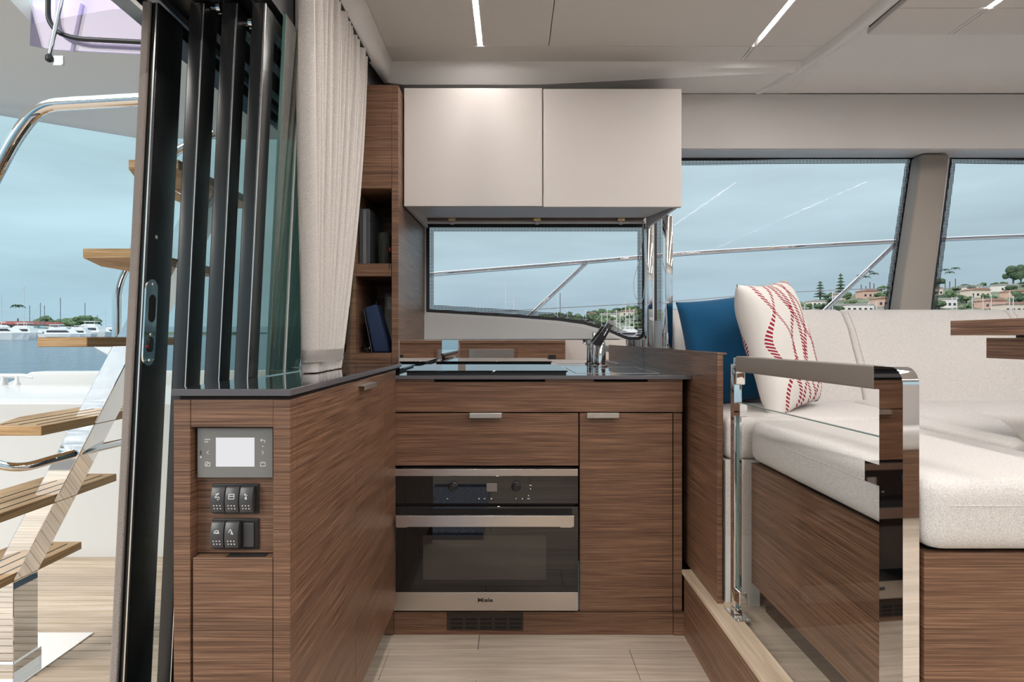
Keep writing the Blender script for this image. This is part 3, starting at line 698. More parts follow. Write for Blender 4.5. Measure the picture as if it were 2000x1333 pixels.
t1, b1 = rocker_block(944, 1003, ((415, 442), (443, 469.5), (471, 497)), 'upper black switch block with three rockers under the display', (I1, I2, I3))
t2, b2 = rocker_block(1012, 1072, ((414.5, 440.5), (442, 469),), 'lower black switch block with two rockers and one blank cover', (I4, I5))
box('blank_cover', fx(478, RD), fx(499, RD), RD-.0068, RD-.0047, fz(1067, RD), fz(1020, RD), GRYP, b2, .001)

# ---- tall open-shelf cabinet
TD = 2.064
def tp_(px): return fx(px, TD)
def tq(py): return fz(py, TD)
tc_ = thing('tall_cabinet', 'tall brown oak cabinet with two open niches behind the curtain', 'cabinet', (-.49, 2.35, LT))
XL, XR = -.600, -.382; n0, n1 = tp_(695), tp_(763.5); TZ = tq(166)
box('right_stile', tp_(765), XR, TD, TD+.02, LT+.0005, TZ, VEN, tc_, .0006); box('left_stile', XL, n0, TD, TD+.02, LT+.0005, TZ, VEN, tc_)
box('top_panel', n0+.0003, n1+.0015, TD, TD+.02, tq(368), TZ, VEN, tc_, .0005); box('bottom_rail', n0+.0003, n1+.0015, TD, TD+.02, LT+.0005, tq(690), VEN, tc_, .0005)
box('shelf', n0+.0003, n1+.0003, TD+.002, TD+.32, tq(540), tq(515), VEN, tc_, .0005)
box('side', XR-.016, XR, TD+.0205, WD-.013, LT+.0005, TZ, VEN, tc_); box('side', n0-.02, n0, TD+.0205, TD+.34, LT+.0005, TZ, VEN, tc_)
box('niche_back', n0, XR-.017, TD+.321, TD+.335, LT+.0005, TZ, VEN, tc_); box('niche_floor', n0+.0003, n1, TD+.0205, TD+.32, tq(690)-.014, tq(690), VEN, tc_)
box('niche_ceiling', n0+.0003, XR-.017, TD+.0205, TD+.32, tq(368), tq(368)+.014, VEN, tc_)
# things in the niches
def n2(px, d): return fx(px, d)
bd = thing('binder', 'slim dark grey case with rivets standing in the upper niche', 'case', (tp_(713), TD+.1, tq(515)))
sz = tq(515)
box('case_body', -.521, fx(725, TD+.05), TD+.03, TD+.24, sz+.0005, fz(409, TD+.04), plain('grey_blue_case', (.06, .065, .075), .3), bd, .002)
box('spine_strip', fx(712, TD+.05), fx(718, TD+.05), TD+.0285, TD+.0305, sz+.002, fz(411, TD+.04), plain('grey_spine', (.16, .16, .17), .3), bd)
for px, py in ((705, 431), (722, 431), (705, 509), (722, 509), (722, 410)): lathe('rivet', (fx(px, TD+.03), TD+.0302, fz(py, TD+.03)), [(.0022, 0), (.0016, .0012)], CHR, bd, 10, 'y')
sp = thing('portable_speaker', 'dark olive cylindrical speaker with red tag in the upper niche', 'speaker', (tp_(750), TD+.1, sz))
lathe('speaker_body', (fx(750, TD+.08), TD+.09, sz+.0005), [(.020, 0), (.0235, .005), (.0235, .108), (.020, .116), (.014, .118)], plain('olive_mesh', (.035, .037, .028), .8, bump=.4), sp, 24)
box('red_tag', fx(760, TD+.06), fx(763, TD+.06), TD+.055, TD+.065, fz(492, TD+.06), fz(484, TD+.06), REDM, sp, .001)
tube('strap', [(fx(759, TD+.02), TD+.06, fz(505, TD)), (fx(760, TD), TD+.012, sz+.004), (fx(761, TD), TD-.004, sz-.006), (fx(763, TD), TD-.004, fz(526, TD))], .002, BLKM, sp, 8, .01)
bz0 = tq(690)+.0005
po = thing('zip_pouch', 'navy blue zip pouch leaning in the lower niche', 'pouch', (tp_(740), TD+.05, bz0))
def pq(px, py, d=TD+.05): return (fx(px, d), fz(py, d))
ptl = [(pq(731, 692)[0], bz0), (pq(763, 692)[0], bz0), pq(760, 672), pq(738, 594), pq(713, 602)]
prism('pouch_body', ptl, 'y', TD+.03, TD+.115, STR, po, .009, 4)
tube('zip', [(p[0], TD+.0295+.0, p[1]) for p in (pq(729, 688), pq(713, 606))], .0022, plain('zip_dark', (.03, .03, .035), .4), po, 8)
wb = tag(box('glass_tumbler', 0, .001, 0, .001, 0, .001, CLG), 'crumpled clear plastic wrap on the lower niche floor', 'plastic wrap')
bm = bmesh.new(); bmesh.ops.create_icosphere(bm, subdivisions=3, radius=1)
for v in bm.verts:
    k = 1+.18*math.sin(7*v.co.x+3*v.co.z)+.12*math.sin(11*v.co.y); v.co = Vector((-.499+v.co.x*k*.017, TD+.047+v.co.y*k*.02, bz0+.0115+max(-.0112, v.co.z*k*.017)))
bpy.data.objects.remove(wb); wb = tag(mkobj('plastic_wrap', bm, sheet('clear_plastic', (.55, .55, .55), 1.6, 1.5, .15), None, True), 'crumpled clear plastic wrap on the lower niche floor', 'plastic wrap')
cb = thing('card_box', 'small pale box at the back of the lower niche', 'box', (tp_(757), TD+.26, bz0)); box('box_body', fx(753, TD+.25), n1-.004, TD+.235, TD+.30, bz0, fz(574, TD+.25), plain('pale_card', (.35, .34, .32), .7), cb, .001); box('box_label', fx(756, TD+.235), n1-.005, TD+.2345, TD+.2352, fz(604, TD+.235), fz(580, TD+.235), WHT, cb)
BX = -.499
bo = thing('bottle', 'dark green bottle behind the navy pouch in the lower niche', 'bottle', (tp_(727), TD+.2, bz0))
lathe('bottle_body', (BX, TD+.20, bz0), [(.018, 0), (.020, .003), (.020, .12), (.009, .15), (.008, .17)], plain('dark_green_glass', (.02, .04, .03), .2), bo, 20); lathe('cap', (BX, TD+.20, bz0+.1705), [(.0095, 0), (.0095, .016)], BLKM, bo, 16)

# ---- linen curtain
def curtain():
    nu, nv = 420, 40; rows = []
    y0t, y1t = 1.435, 2.025; y0b, y1b = 1.475, 1.70
    for j in range(nv+1):
        s = j/nv                      # 0 top, 1 bottom
        g_ = (s**1.5); row = []
        z = 1.878-(1.878-.8755)*s
        pin = 1+.0*s
        for i in range(nu+1):
            q = i/nu
            y = (y0t+(y1t-y0t)*q)*(1-g_)+(y0b+(y1b-y0b)*q)*g_
            ff = q**.8*25
            a = .021*(1-.3*q)*(1-.3*g_)
            sn = math.sin(2*math.pi*ff); x = -.487+a*math.copysign(abs(sn)**.7, sn)+.006*math.sin(2*math.pi*ff*.37+2*s)
            if s < .13:               # pinch pleats below the heading
                k = abs((ff*.5) % 1-.5)*2; x += .010*(1-s/.13)*(k-.5)
            y += .010*math.sin(4*math.pi*ff*.5+1)*(.6+.4*s)
            row.append((x, y, z))
        rows.append(row)
    return rows
ct = thing('curtain', 'gathered cream linen curtain hanging over the side worktop', 'curtain', (-.487, 1.6, LT))
surf('curtain_cloth', curtain(), CURT, ct)
bm = bmesh.new(); rows = []
for k in range(41):
    a = 2*math.pi*k/40; rows.append((-.487+.036*math.cos(a), 1.587+.134*math.sin(a)))
V = [[bm.verts.new((x*1.0, y+.0025*math.sin(j*2.1), .900+j*.0075)) for x, y in rows[:-1]] for j in range(5)]
for j in range(4):
    for k in range(40): bm.faces.new((V[j][k], V[j][(k+1) % 40], V[j+1][(k+1) % 40], V[j+1][k]))
bmesh.ops.solidify(bm, geom=bm.faces[:], thickness=.003)
mkobj('tie_band', bm, CURT, ct, True, 60)
box('curtain_track', -.502, -.470, 1.40, 2.05, 1.880, 1.884, BLK, ct)

# ---- aft sliding doors (raked) stacked at the side of the opening
def rake(o):
    for v in o.data.vertices: v.co.x += .049*(v.co.z-.873)
    return o
hd = struct(box('trim_door_head', -.86, -.515, -1.45, 2.06, 1.683, 1.83, BLK)); struct(box('wall_aft_top', -.86, -.515, -1.45, 2.75, 1.8305, 2.1, GEL))
for k, x in enumerate((-.80, -.735, -.67, -.605, -.545)): box('track_rib', x-.006, x+.006, -1.45, 2.055, 1.672, 1.6829, BLKM if k % 2 else STEEL, hd)
struct(box('wall_aft_side', -.70, -.605, 2.066, WD+.05, 0, 1.83, GEL)); struct(box('wall_aft_sill', -.88, -.601, -1.45, 2.06, -.06, .012, BLK))
def door_panel(name, xr, d0, w, dep, lab, lead=False, knob=None):
    t = thing(name, lab, 'door', (xr-w/2, d0+.3, .012), 'stacked sliding door leaves')
    d1 = d0+dep
    if lead:
        s = rake(box('leading_stile', xr-w, xr, d0, d1, .0125, 1.67, BLK, t, .004, 3))
        rake(box('brush_seal', xr-w-.003, xr-w+.014, d0-.009, d0-.0005, .0125, 1.668, SEAL, t, .003, 2)); rake(box('edge_highlight', xr-.006, xr-.003, d0-.002, d0-.0004, .0125, 1.668, SATIN, t))  # bright metal strip stands in for the highlight along the stile edge
    else:
        s = rake(box('leading_stile', xr-w, xr, d0, d1, .0125, 1.67, BLK, t, .003, 3))
        rake(box('edge_highlight', xr-.0005, xr+.0012, d0+.001, d0+.0035, .0125, 1.668, SATIN, t))  # corner highlight put in as a bright strip here too
    rake(box('glass_leaf', xr-w*.5-.004, xr-w*.5+.004, d1+.0005, 2.03, .08, 1.64, DGL, t)); rake(box('bottom_rail', xr-w+.004, xr-.004, d1+.0005, 2.03, .0125, .0795, BLK, t)); rake(box('top_rail', xr-w+.004, xr-.004, d1+.0005, 2.03, 1.6405, 1.67, BLK, t))
    if knob: lathe('stop_knob', (xr+.049*(knob-.873), d0+.035, knob), [(.006, 0), (.006, .014), (.0125, .0142), (.0125, .022), (.010, .0235)], CHR, t, 20, 'x')
    return t
DGL = sheet('pale_green_door_glass', (.95, .97, .96), .8)
dl = door_panel('sliding_door_leaf', -.785, 1.30, .028, .098, 'outermost black sliding door leaf with chrome latch and brush seal', True)
door_panel('sliding_door_leaf', -.692, 1.30, .029, .066, 'black sliding door leaf between the latch leaf and the middle leaf', knob=1.675)
door_panel('sliding_door_leaf', -.6215, 1.30, .031, .054, 'middle black sliding door leaf with chrome stop knob high on its stile', knob=1.643)
door_panel('sliding_door_leaf', -.561, 1.30, .028, .058, 'innermost black sliding door leaf touching the side worktop')
# flush latch on the outermost leaf (lies on its inner face)
def lface(px, py):
    """point on the raked inner face (x = -.785 + rake) seen at a pixel"""
    z = .9; d = 1.35
    for _ in range(20):
        x = -.785+.049*(z-.873); d = x*F/(px-1000); z = fz(py, d)
    return d, z
def lplate(name, yc, zc, hw, hh, t0, t1, mat, par, n=8):
    pts = []
    for k in range(n+1): a = math.pi*k/n; pts.append((yc+hw*math.cos(a), zc+hh-hw+hw*math.sin(a)))
    for k in range(n+1): a = math.pi+math.pi*k/n; pts.append((yc+hw*math.cos(a), zc-hh+hw+hw*math.sin(a)))
    bm = bmesh.new(); aprism(bm, pts, 'x', -.785+t0, -.785+t1)
    o = mkobj(name, bm, mat, par, False); return rake(o)
ly, lz = lface(291, 630); _, lzt = lface(291, 545); _, lzb = lface(291, 715)
lplate('latch_plate', ly, (lzt+lzb)/2, .0215, (lzt-lzb)/2, .0002, .0035, CHR, dl)
_, q1 = lface(296, 603); lplate('finger_pull', ly+.003, q1, .0125, .030, .0036, .0040, OVEND, dl)
_, q2 = lface(291, 668); lplate('lock_thumbturn', ly+.002, q2-.006, .008, .016, .0036, .0065, BLKM, dl)
for py in (556, 655, 705): _, q3 = lface(293, py); lathe('screw', (-.785+.049*(q3-.873)+.0036, ly+.003, q3), [(.005, 0), (.004, .0015)], SATIN, dl, 12, 'x')
_, q4 = lface(291, 677); lathe('red_marker', (-.785+.049*(q4-.873)+.0038, ly-.008, q4), [(.003, 0), (.003, .0012)], REDM, dl, 12, 'x')
_, q5 = lface(300, 462); lathe('screw', (-.785+.049*(q5-.873)+.0002, ly+.012, q5), [(.0045, 0), (.003, .0015)], SATIN, dl, 12, 'x')
# fixed green tinted pane behind the curtain
gpn = struct(rake(box('window_7', -.549, -.543, 1.372, 2.05, .875, 1.681, GRN)))
rake(box('pane_edge', -.5495, -.5425, 1.3695, 1.3717, .875, 1.681, GEDGE, gpn)); rake(box('edge_reflection_strip', -.5425, -.5405, 1.462, 1.467, .875, 1.55, GEL, gpn))  # white strip imitates the bright reflection along the glass edge

# ================================================================== SALOON FURNITURE
SZ0, SZ1 = .612, .733
so = thing('corner_sofa', 'cream woven corner sofa on a brown oak base by the saloon windows', 'sofa', (1.4, 1.9, SF))
SX = .672
box('base_panel', SX, SX+.018, 1.0205, 1.724, .27, SZ0-.004, VEN, so, .0008)
box('end_panel', SX, 1.05, 1.002, 1.020, .212, SZ0-.004, VEN, so, .0008)
box('plinth', .702, 1.05, 1.021, 1.70, SF+.0003, .2695, plain('dark_brown_plinth', (.05, .03, .022), .25), so)
box('base_box', SX+.0185, 1.04, 1.0205, 1.724, .2698, SZ0-.005, OVEND, so)
box('side_moulding', .6025, .70, 1.735, 2.25, SF+.0003, .40, GEL, so); box('side_fabric', .6028, .70, 1.7345, 2.25, .4003, SZ0, SOFA, so)
box('base_back', 1.06, 3.2, 1.85, 2.35, SF+.0003, SZ0-.004, VEN, so)
lathe('plinth_light', (.7015, 1.285, .235), [(.006, -.0005), (.005, .0025)], SATIN, so, 14, 'x') if False else None
def cushion(name, pts, z0, z1, par, bev=.042, mat=SOFA):
    bm = bmesh.new(); aprism(bm, pts, 'z', z0, z1); bm.normal_update()
    tops = [f for f in bm.faces]
    bmesh.ops.bevel(bm, geom=bm.edges[:], offset=bev, segments=6, profile=.62, affect='EDGES', clamp_overlap=True)
    return mkobj(name, bm, mat, par, True, 80)
ca = cushion('seat_cushion', [(.668, .985), (1.058, .985), (1.058, 1.735), (.668, 1.735)], SZ0, SZ1-.004, so, .040)
cushion('seat_cushion', [(.6045, 1.7365), (1.20, 1.7365), (1.22, 2.30), (.6045, 2.30)], SZ0, SZ1, so, .034)
cushion('seat_cushion', [(1.0605, 1.30), (1.10, 1.31), (1.22, 1.48), (1.36, 1.70), (1.43, 1.90), (1.40, 2.30), (1.222, 2.30), (1.202, 1.735), (1.0605, 1.735)], SZ0, SZ1+.002, so, .028)
cushion('seat_cushion', [(1.433, 1.80), (2.3, 1.80), (2.3, 2.30), (1.405, 2.30)], SZ0, SZ1, so, .036)
# stitched seam round the near seat cushion
pz = SZ0+.077
tube('seam', [(.6685, 1.70, pz), (.6685, 1.03, pz), (.678, .997, pz), (.70, .9855, pz), (1.03, .9855, pz)], .0016, SOFA, ca, 6, .02)
# back cushions: reclined, one per segment
def backc(x0, x1, cap=False):
    pr = [(2.19, SZ1-.02), (2.235, .86), (2.30, 1.0), (2.345, 1.058), (2.375, 1.070), (2.44, 1.055), (2.445, .74)]
    bm = bmesh.new(); aprism(bm, pr, 'x', x0+.001, x1-.001, .018, 4); return mkobj('back_cushion', bm, SOFA, so, True, 80)
for a, b in ((.604, 1.2635), (1.2635, 1.896), (1.896, 2.6), (2.6, 3.2)): backc(a, b)
for x in (1.2715, 1.904): tube('seam', [(x+.012, 2.1885, .775), (x+.012, 2.2335, .865), (x+.010, 2.2985, 1.0), (x+.010, 2.343, 1.059)], .0014, SOFA, so, 6, 0)
box('back_frame', .604, 3.2, 2.447, 2.62, SF+.0003, 1.03, GEL, so)
# ---- pillows
def pillow(name, lab, mat, w, h, t, loc, rot, wr=0.0, seed=1):
    bm = bmesh.new(); n = 40; rnd = random.Random(seed); sides = []
    ph = [rnd.uniform(0, 6.28) for _ in range(8)]
    for sg in (-1, 1):
        V = []
        for i in range(n+1):
            row = []
            for j in range(n+1):
                u_ = 2*i/n-1; v_ = 2*j/n-1
                pin = 1-.055*(1-abs(v_)**2)*(abs(u_)**3); pin2 = 1-.055*(1-abs(u_)**2)*(abs(v_)**3)
                th = t*.5*((1-u_**4)*(1-v_**4))**.52
                th *= 1+wr*(math.sin(5*u_+3*v_+ph[0])*.5+math.sin(9*v_-4*u_+ph[1])*.3+math.sin(3*v_+7*u_+ph[2])*.3)
                row.append(bm.verts.new((u_*w/2*pin, sg*th, v_*h/2*pin2+h/2)))
            V.append(row)
        for i in range(n):
            for j in range(n): bm.faces.new((V[i][j], V[i+1][j], V[i+1][j+1], V[i][j+1]))
    bmesh.ops.remove_doubles(bm, verts=bm.verts[:], dist=.0004)
    o = mkobj(name, bm, mat, None, True); o.location = loc; o.rotation_euler = rot
    return tag(o, lab, 'pillow')
pillow('throw_pillow', 'petrol blue velvet pillow against the oak divider', NAVYP, .37, .385, .12, (.810, 2.135, SZ1-.004), (math.radians(-6), math.radians(-8), math.radians(8)), .10, 3)
pillow('throw_pillow', 'white pillow printed with dark red ropes beside the blue one', ROPE, .36, .425, .12, (.905, 1.945, SZ1-.006), (math.radians(-13), math.radians(-6), math.radians(44)), .10, 5)
# ---- saloon table
tb = thing('saloon_table', 'folded brown oak saloon table on a pedestal by the sofa', 'table', (1.5, 1.15, SF))
box('top_leaf', 1.07, 2.0, .80, 1.50, .9825, 1.0, VEN, tb, .0008); box('lower_leaf', 1.07, 2.0, .80, 1.50, .9645, .9818, VEN, tb, .0008)
box('head_block', 1.096, 1.9, .95, 1.42, .912, .9585, VEN, tb, .0006); box('slide_pad', 1.16, 1.80, 1.38, 1.415, .9587, .9643, BLKM, tb, .001)
lathe('pedestal', (1.5, 1.15, SF+.012), [(.05, 0), (.05, .70)], CHR, tb, 28); lathe('pedestal_foot', (1.5, 1.15, SF+.0005), [(.18, 0), (.18, .006), (.06, .0115)], CHR, tb, 32)
# ---- port side units and rug, seen only as reflections
pc = thing('port_sideboard', 'brown oak sideboard with a steel fridge opposite the galley', 'sideboard', (.3, -1.2, 0))
box('carcass', -.55, .56, -1.44, -1.07, 0, .90, VEN, pc); box('top', -.56, .56, -1.445, -1.05, .9005, .93, VENT, pc, .002)
box('fridge_front', -.45, .02, -1.069, -1.052, .12, .84, STEEL, pc, .002); box('cupboard_door', .06, .52, -1.069, -1.052, .06, .84, VEN, pc, .002); box('socket_plate', .38, .46, -1.0515, -1.046, .70, .78, BLKM, pc, .002)
pc2 = thing('port_lounge_bench', 'cream bench along the port windows of the saloon', 'bench', (2, -1.2, SF)); box('bench_base', .75, 3.3, -1.44, -.95, SF+.0005, .58, VEN, pc2); cushion('bench_cushion', [(.75, -1.0), (3.3, -1.0), (3.3, -.40), (.75, -.40)][0:0] or [(.75, -1.43), (3.3, -1.43), (3.3, -.93), (.75, -.93)], .5805, .70, pc2)
rg = thing('galley_rug', 'denim blue woven rug with navy ends on the galley floor', 'rug', (-.3, .4, 0)); box('rug_field', -.50, -.14, .02, .93, .0004, .008, RUG, rg, .002); box('rug_end', -.50, -.14, .9305, 1.01, .0004, .008, STR, rg, .002); box('rug_end', -.50, -.14, -.06, .0195, .0004, .008, STR, rg, .002)

# ================================================================== COCKPIT
dk = struct(box('cockpit_deck', -3.6, -.89, -1.5, 2.70, -.08, -.008, CAULK))
y = -1.0; i = 0
while y < 2.68:
    box('teak_plank', -3.6, -.89, y+.0024, y+.0426, -.008, 0, TEAKD, dk); y += .045
# bulwark with cap and raised moulding
bw = struct(prism('bulwark', [(2.69, -.08), (2.685, .04), (2.70, .60), (2.69, .675), (2.72, .69), (3.02, .735), (3.10, .70), (3.2, -.2)], 'x', -3.6, -.62, GEL, None, .012, 3))
struct(prism('trim_coaming', [(-3.0+.55, .735), (-2.46, .736), (-2.34, .792), (-1.60, .795), (-.62, .80), (-.62, .70), (-2.5, .70)], 'y', 2.99, 3.09, GEL, None, .008, 3))
cl = thing('mooring_cleat', 'white deck cleat on the cockpit coaming', 'cleat', (fx(20, 3.0), 3.0, .735))
for px in (8, 36): lathe('cleat_foot', (fx(px, 3.0), 3.0, .722), [(.028, 0), (.016, .02), (.013, .05)], GEL, cl, 16)
tube('cleat_bar', [(fx(-40, 3.0), 3.0, .762), (fx(-20, 3.0), 3.0, .772), (fx(45, 3.0), 3.0, .772), (fx(66, 3.0), 3.0, .764)], .012, GEL, cl, 12, .02)
# stairs to the flybridge
stt = thing('flybridge_stairs', 'stainless cockpit stairs with slatted teak treads', 'stairs', (-1.35, 1.75, 0))
RISE, GO = .22, .113
def tread(k, w=.20):
    z = .30+RISE*k; xr = -1.39+GO*k
    pts = [(xr, 1.52), (xr, 1.985), (xr-w, 1.985), (xr-w, 1.70), (xr-w*.62, 1.52)]
    o = prism('tread', pts, 'z', z-.024, z, TEAK, stt, .002)
    for j in range(3):
        x = xr-.03-.045*j
        box('tread_groove', x-.002, x+.002, 1.545, 1.96, z+.00005, z+.0009, CAULK, o)
    b = Vector((xr-.035, 1.755, z-.0245)); bm = bmesh.new(); aprism(bm, [(xr-.012, z-.0245), (xr-.13, z-.0245), (xr-.085, z-.05), (xr-.055, z-.10)], 'y', 1.725, 1.795, .002)
    mkobj('tread_bracket', bm, CHR, stt)
for k in range(6): tread(k)
bm = bmesh.new(); s0, s1 = Vector((-1.392, 0, .275)), Vector((-1.392+GO*4.95, 0, .275+RISE*4.95))
aprism(bm, [(-1.392, .004), (-1.392, .275), (s1.x, s1.z), (s1.x-.055, s1.z+.01), (-1.450, .295), (-1.450, .004)], 'y', 1.715, 1.805, .002)
mkobj('stringer', bm, CHR, stt)
box('base_plate', -1.72, -1.355, 1.70, 1.99, .0005, .004, CHR, stt, .001); box('base_collar', -1.455, -1.387, 1.708, 1.812, .004, .05, CHR, stt, .001)
tube('grab_hoop', [(fx(-60, 1.6), 1.6, fz(860, 1.6)), (fx(-20, 1.6), 1.6, fz(905, 1.6)), (fx(40, 1.62), 1.62, fz(916, 1.62)), (fx(152, 1.72), 1.72, fz(884, 1.72)), (fx(250, 1.9), 1.9, fz(862, 1.9))], .012, CHR, stt, 14, .06)
tube('handrail', [(fx(-60, 1.55), 1.55, fz(440, 1.55)), (fx(30, 1.55), 1.55, fz(268, 1.55)), (fx(78, 1.55), 1.55, fz(206, 1.55)), (fx(265, 1.56), 1.56, fz(195, 1.56)), (fx(335, 1.56), 1.56, fz(191, 1.56))], .0165, CHR, stt, 16, .05)
tube('far_handrail', [(fx(228, 2.0), 2.0, fz(720, 2.0)), (fx(228, 2.0), 2.0, fz(560, 2.0)), (fx(252, 2.0), 2.0, fz(510, 2.0)), (fx(330, 2.0), 2.0, fz(300, 2.0)), (fx(420, 2.0), 2.0, fz(260, 2.0))], .0135, CHR, stt, 14, .06)
# flybridge overhang with a hatch opening above the stairs
OZ = 1.96
def at_z(px, py, z): d = (z-CZ)*F/(HOR-py); return (fx(px, d), d)
hole = [(-1.66, .55), (-.90, .55), (-.90, 1.86), at_z(220, 18, OZ), at_z(150, 30, OZ), at_z(64, 47, OZ), at_z(20, 0, OZ), (-1.72, 1.45)]
bm = bmesh.new(); eds = []
for loop in ([(-2.22, -.6), (-.87, -.6), (-.87, 2.55), (-2.22, 2.55)], hole):
    vs = [bm.verts.new((p[0], p[1], OZ)) for p in loop]; eds += [bm.edges.new((vs[q], vs[(q+1) % len(vs)])) for q in range(len(vs))]
bmesh.ops.triangle_fill(bm, edges=eds, use_beauty=True)
ex = bmesh.ops.extrude_face_region(bm, geom=bm.faces[:])
for v in ex['geom']:
    if isinstance(v, bmesh.types.BMVert): v.co.z = OZ+.06
OVW_ = plain('gelcoat_lightened_for_bounce', (.90, .89, .86), .4)  # gelcoat made lighter: missing bounce light is put into the colour
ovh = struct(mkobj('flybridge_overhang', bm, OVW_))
rows = []
for x in (-2.45, -2.2, -1.8, -1.4, -.87, -.3, .6):
    zb = 1.905+max(0, min(.12, (-1.75-x)*.165))
    rows.append([(x, 2.55, OZ), (x, 2.66, OZ-.004), (x, 2.78, zb+.03), (x, 2.86, zb+.012), (x, 2.93, zb), (x, 2.99, zb+.02), (x, 3.02, zb+.10), (x, 3.03, zb+.30)])
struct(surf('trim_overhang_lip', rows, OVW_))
lid = thing('hatch_lid', 'violet tinted acrylic hatch lid over the cockpit stairs', 'hatch', (-1.2, 1.85, 1.82))
prism('lid_sheet', [(fx(58, 1.85), fz(88, 1.85)), (fx(105, 1.85), fz(97, 1.85)), (fx(290, 1.85), fz(106, 1.85)), (fx(290, 1.85), 2.5), (fx(74, 1.85), 2.5)], 'y', 1.85, 1.856, LIDM, lid)
tube('lid_rail', [(fx(93, 1.83), 1.83, 2.3), (fx(94, 1.83), 1.83, fz(40, 1.83)), (fx(112, 1.83), 1.83, fz(64, 1.83)), (fx(150, 1.83), 1.83, fz(76, 1.83)), (fx(290, 1.83), 1.83, fz(83, 1.83))], .007, BLKM, lid, 12, .04)
gs = thing('gas_strut', 'chrome gas strut bracketed beside the tinted hatch lid', 'strut', (fx(100, 1.83), 1.81, 1.79))
tube('strut_rod', [(fx(97, 1.81), 1.81, fz(106, 1.81)), (fx(124, 1.81), 1.81, fz(-20, 1.81))], .006, CHR, gs, 12, 0)
lathe('ball_joint', (fx(96, 1.81), 1.81, fz(114, 1.81)), [(.004, -.011), (.010, -.006), (.010, .006), (.005, .012)], BLKM, gs, 16)
bk = box('bracket', fx(104, 1.815), fx(125, 1.815), 1.812, 1.818, fz(129, 1.815), fz(109, 1.815), SATIN, gs, .002)
for px, py in ((120, 113), (120, 125)): lathe('screw', (fx(px, 1.812), 1.812, fz(py, 1.812)), [(.003, 0), (.0025, .001)], STEEL, bk, 10, 'y')
# side deck, guard rail and lifeline outside the saloon windows
struct(box('side_deck', -.62, 3.6, WD+.052, 3.30, .55, .62, GEL)); struct(box('hull_side', -3.6, 3.6, 3.205, 3.32, -1.2, .54, GEL))
gr = thing('guard_rail', 'stainless guard rail outside the windows with a slanting stanchion by the tap', 'railing', (.6, 3.2, .62))
RD_ = 3.2
def o3(px, py, d=RD_): return (fx(px, d), d, fz(py, d))
tube('top_rail', [o3(700, 548), o3(832, 537), o3(1145, 512), o3(1330, 496), o3(1560, 482), o3(1760, 471), o3(2000, 461), o3(2300, 452)], .0115, CHR, gr, 14, .3)
tube('stanchion', [o3(975, 672), o3(1146, 513)], .0105, CHR, gr, 14, 0); tube('stanchion', [o3(1560, 655), o3(1752, 473)], .0115, CHR, gr, 14, 0)
tube('lifeline', [o3(700, 626), o3(1020, 606), o3(1310, 590), o3(1500, 573), o3(1700, 564), o3(1815, 565), o3(2000, 556), o3(2300, 545)], .0022, MASTM, gr, 8, .2)

# ================================================================== SEA, MARINA, HILLSIDE (the boat is trimmed, so the sea tilts slightly)
TILT = .0189
def sea(d): return -1.5+TILT*d
bm = bmesh.new(); vs = [bm.verts.new((x, y, sea(y))) for x, y in ((-3500, 3.4), (3500, 3.4), (3500, 3500), (-3500, 3500))]; bm.faces.new(vs)
vs = [bm.verts.new((x, y, -1.45)) for x, y in ((-3500, -3500), (3500, -3500), (3500, 3.3), (-3500, 3.3))]; bm.faces.new(vs)
struct(mkobj('sea', bm, SEA))
def loc_on(px, d): return Vector((fx(px, d), d, sea(d)))
def hull(bm, c, L, B, H, ang=0.0):
    """pointed hull, length along x"""
    prof = [(-.5, .8), (-.3, .98), (0, 1), (.25, .8), (.42, .35), (.5, .02)]; T, Bt = [], []
    for s, w in prof:
        T.append((s*L, w*B/2)); Bt.append((s*L*.92, w*B/2*.75))
    def mk(p, z): return c+Vector((p[0]*math.cos(ang)-p[1]*math.sin(ang), p[0]*math.sin(ang)+p[1]*math.cos(ang), z))
    top = [mk(p, H) for p in T]+[mk((p[0], -p[1]), H) for p in T[::-1]]; bot = [mk(p, -.2) for p in Bt]+[mk((p[0], -p[1]), -.2) for p in Bt[::-1]]
    a = [bm.verts.new(v) for v in top]; b = [bm.verts.new(v) for v in bot]; n = len(a)
    bm.faces.new(a); bm.faces.new(b[::-1])
    for i in range(n): bm.faces.new((a[i], a[(i+1) % n], b[(i+1) % n], b[i]))
def sailboat(px, d, top_py, lab, grp, dark=False, L=9, flip=1, stays=True):
    c = loc_on(px, d); zt = fz(top_py, d); t = thing('sailing_boat', lab, 'boat', c, grp)
    bm = bmesh.new(); hull(bm, c, L*flip, L*.3, L*.11); mkobj('hull', bm, HULLN if dark else HULLW, t)
    h = c.z+L*.11
    bm = bmesh.new(); aprism(bm, [(c.x-L*.22, h), (c.x+L*.2, h), (c.x+L*.14, h+L*.05), (c.x-L*.2, h+L*.06)], 'y', d-L*.08, d+L*.08); cb_ = mkobj('cabin', bm, HULLW, t)
    box('cabin_window', c.x-L*.15, c.x+L*.1, d-L*.081, d-L*.079, h+L*.018, h+L*.04, BWIN, cb_)
    r = .07 if d > 100 else .06
    tube('mast', [(c.x, d, h), (c.x, d, zt)], r, MASTD if dark else MASTM, t, 6, 0)
    tube('boom', [(c.x, d, h+L*.14), (c.x-L*.38*flip, d, h+L*.13)], r*1.6, CANV if (int(px) % 3 == 0) else HULLW, t, 6, 0)
    if stays:
        for sx_ in (.48*flip, -.48*flip): tube('stay', [(c.x, d, zt), (c.x+L*sx_, d, h)], .013, MASTM, t, 4, 0)
        tube('spreader', [(c.x-L*.06, d, h+(zt-h)*.6), (c.x+L*.06, d, h+(zt-h)*.6)], .04, MASTM, t, 5, 0)
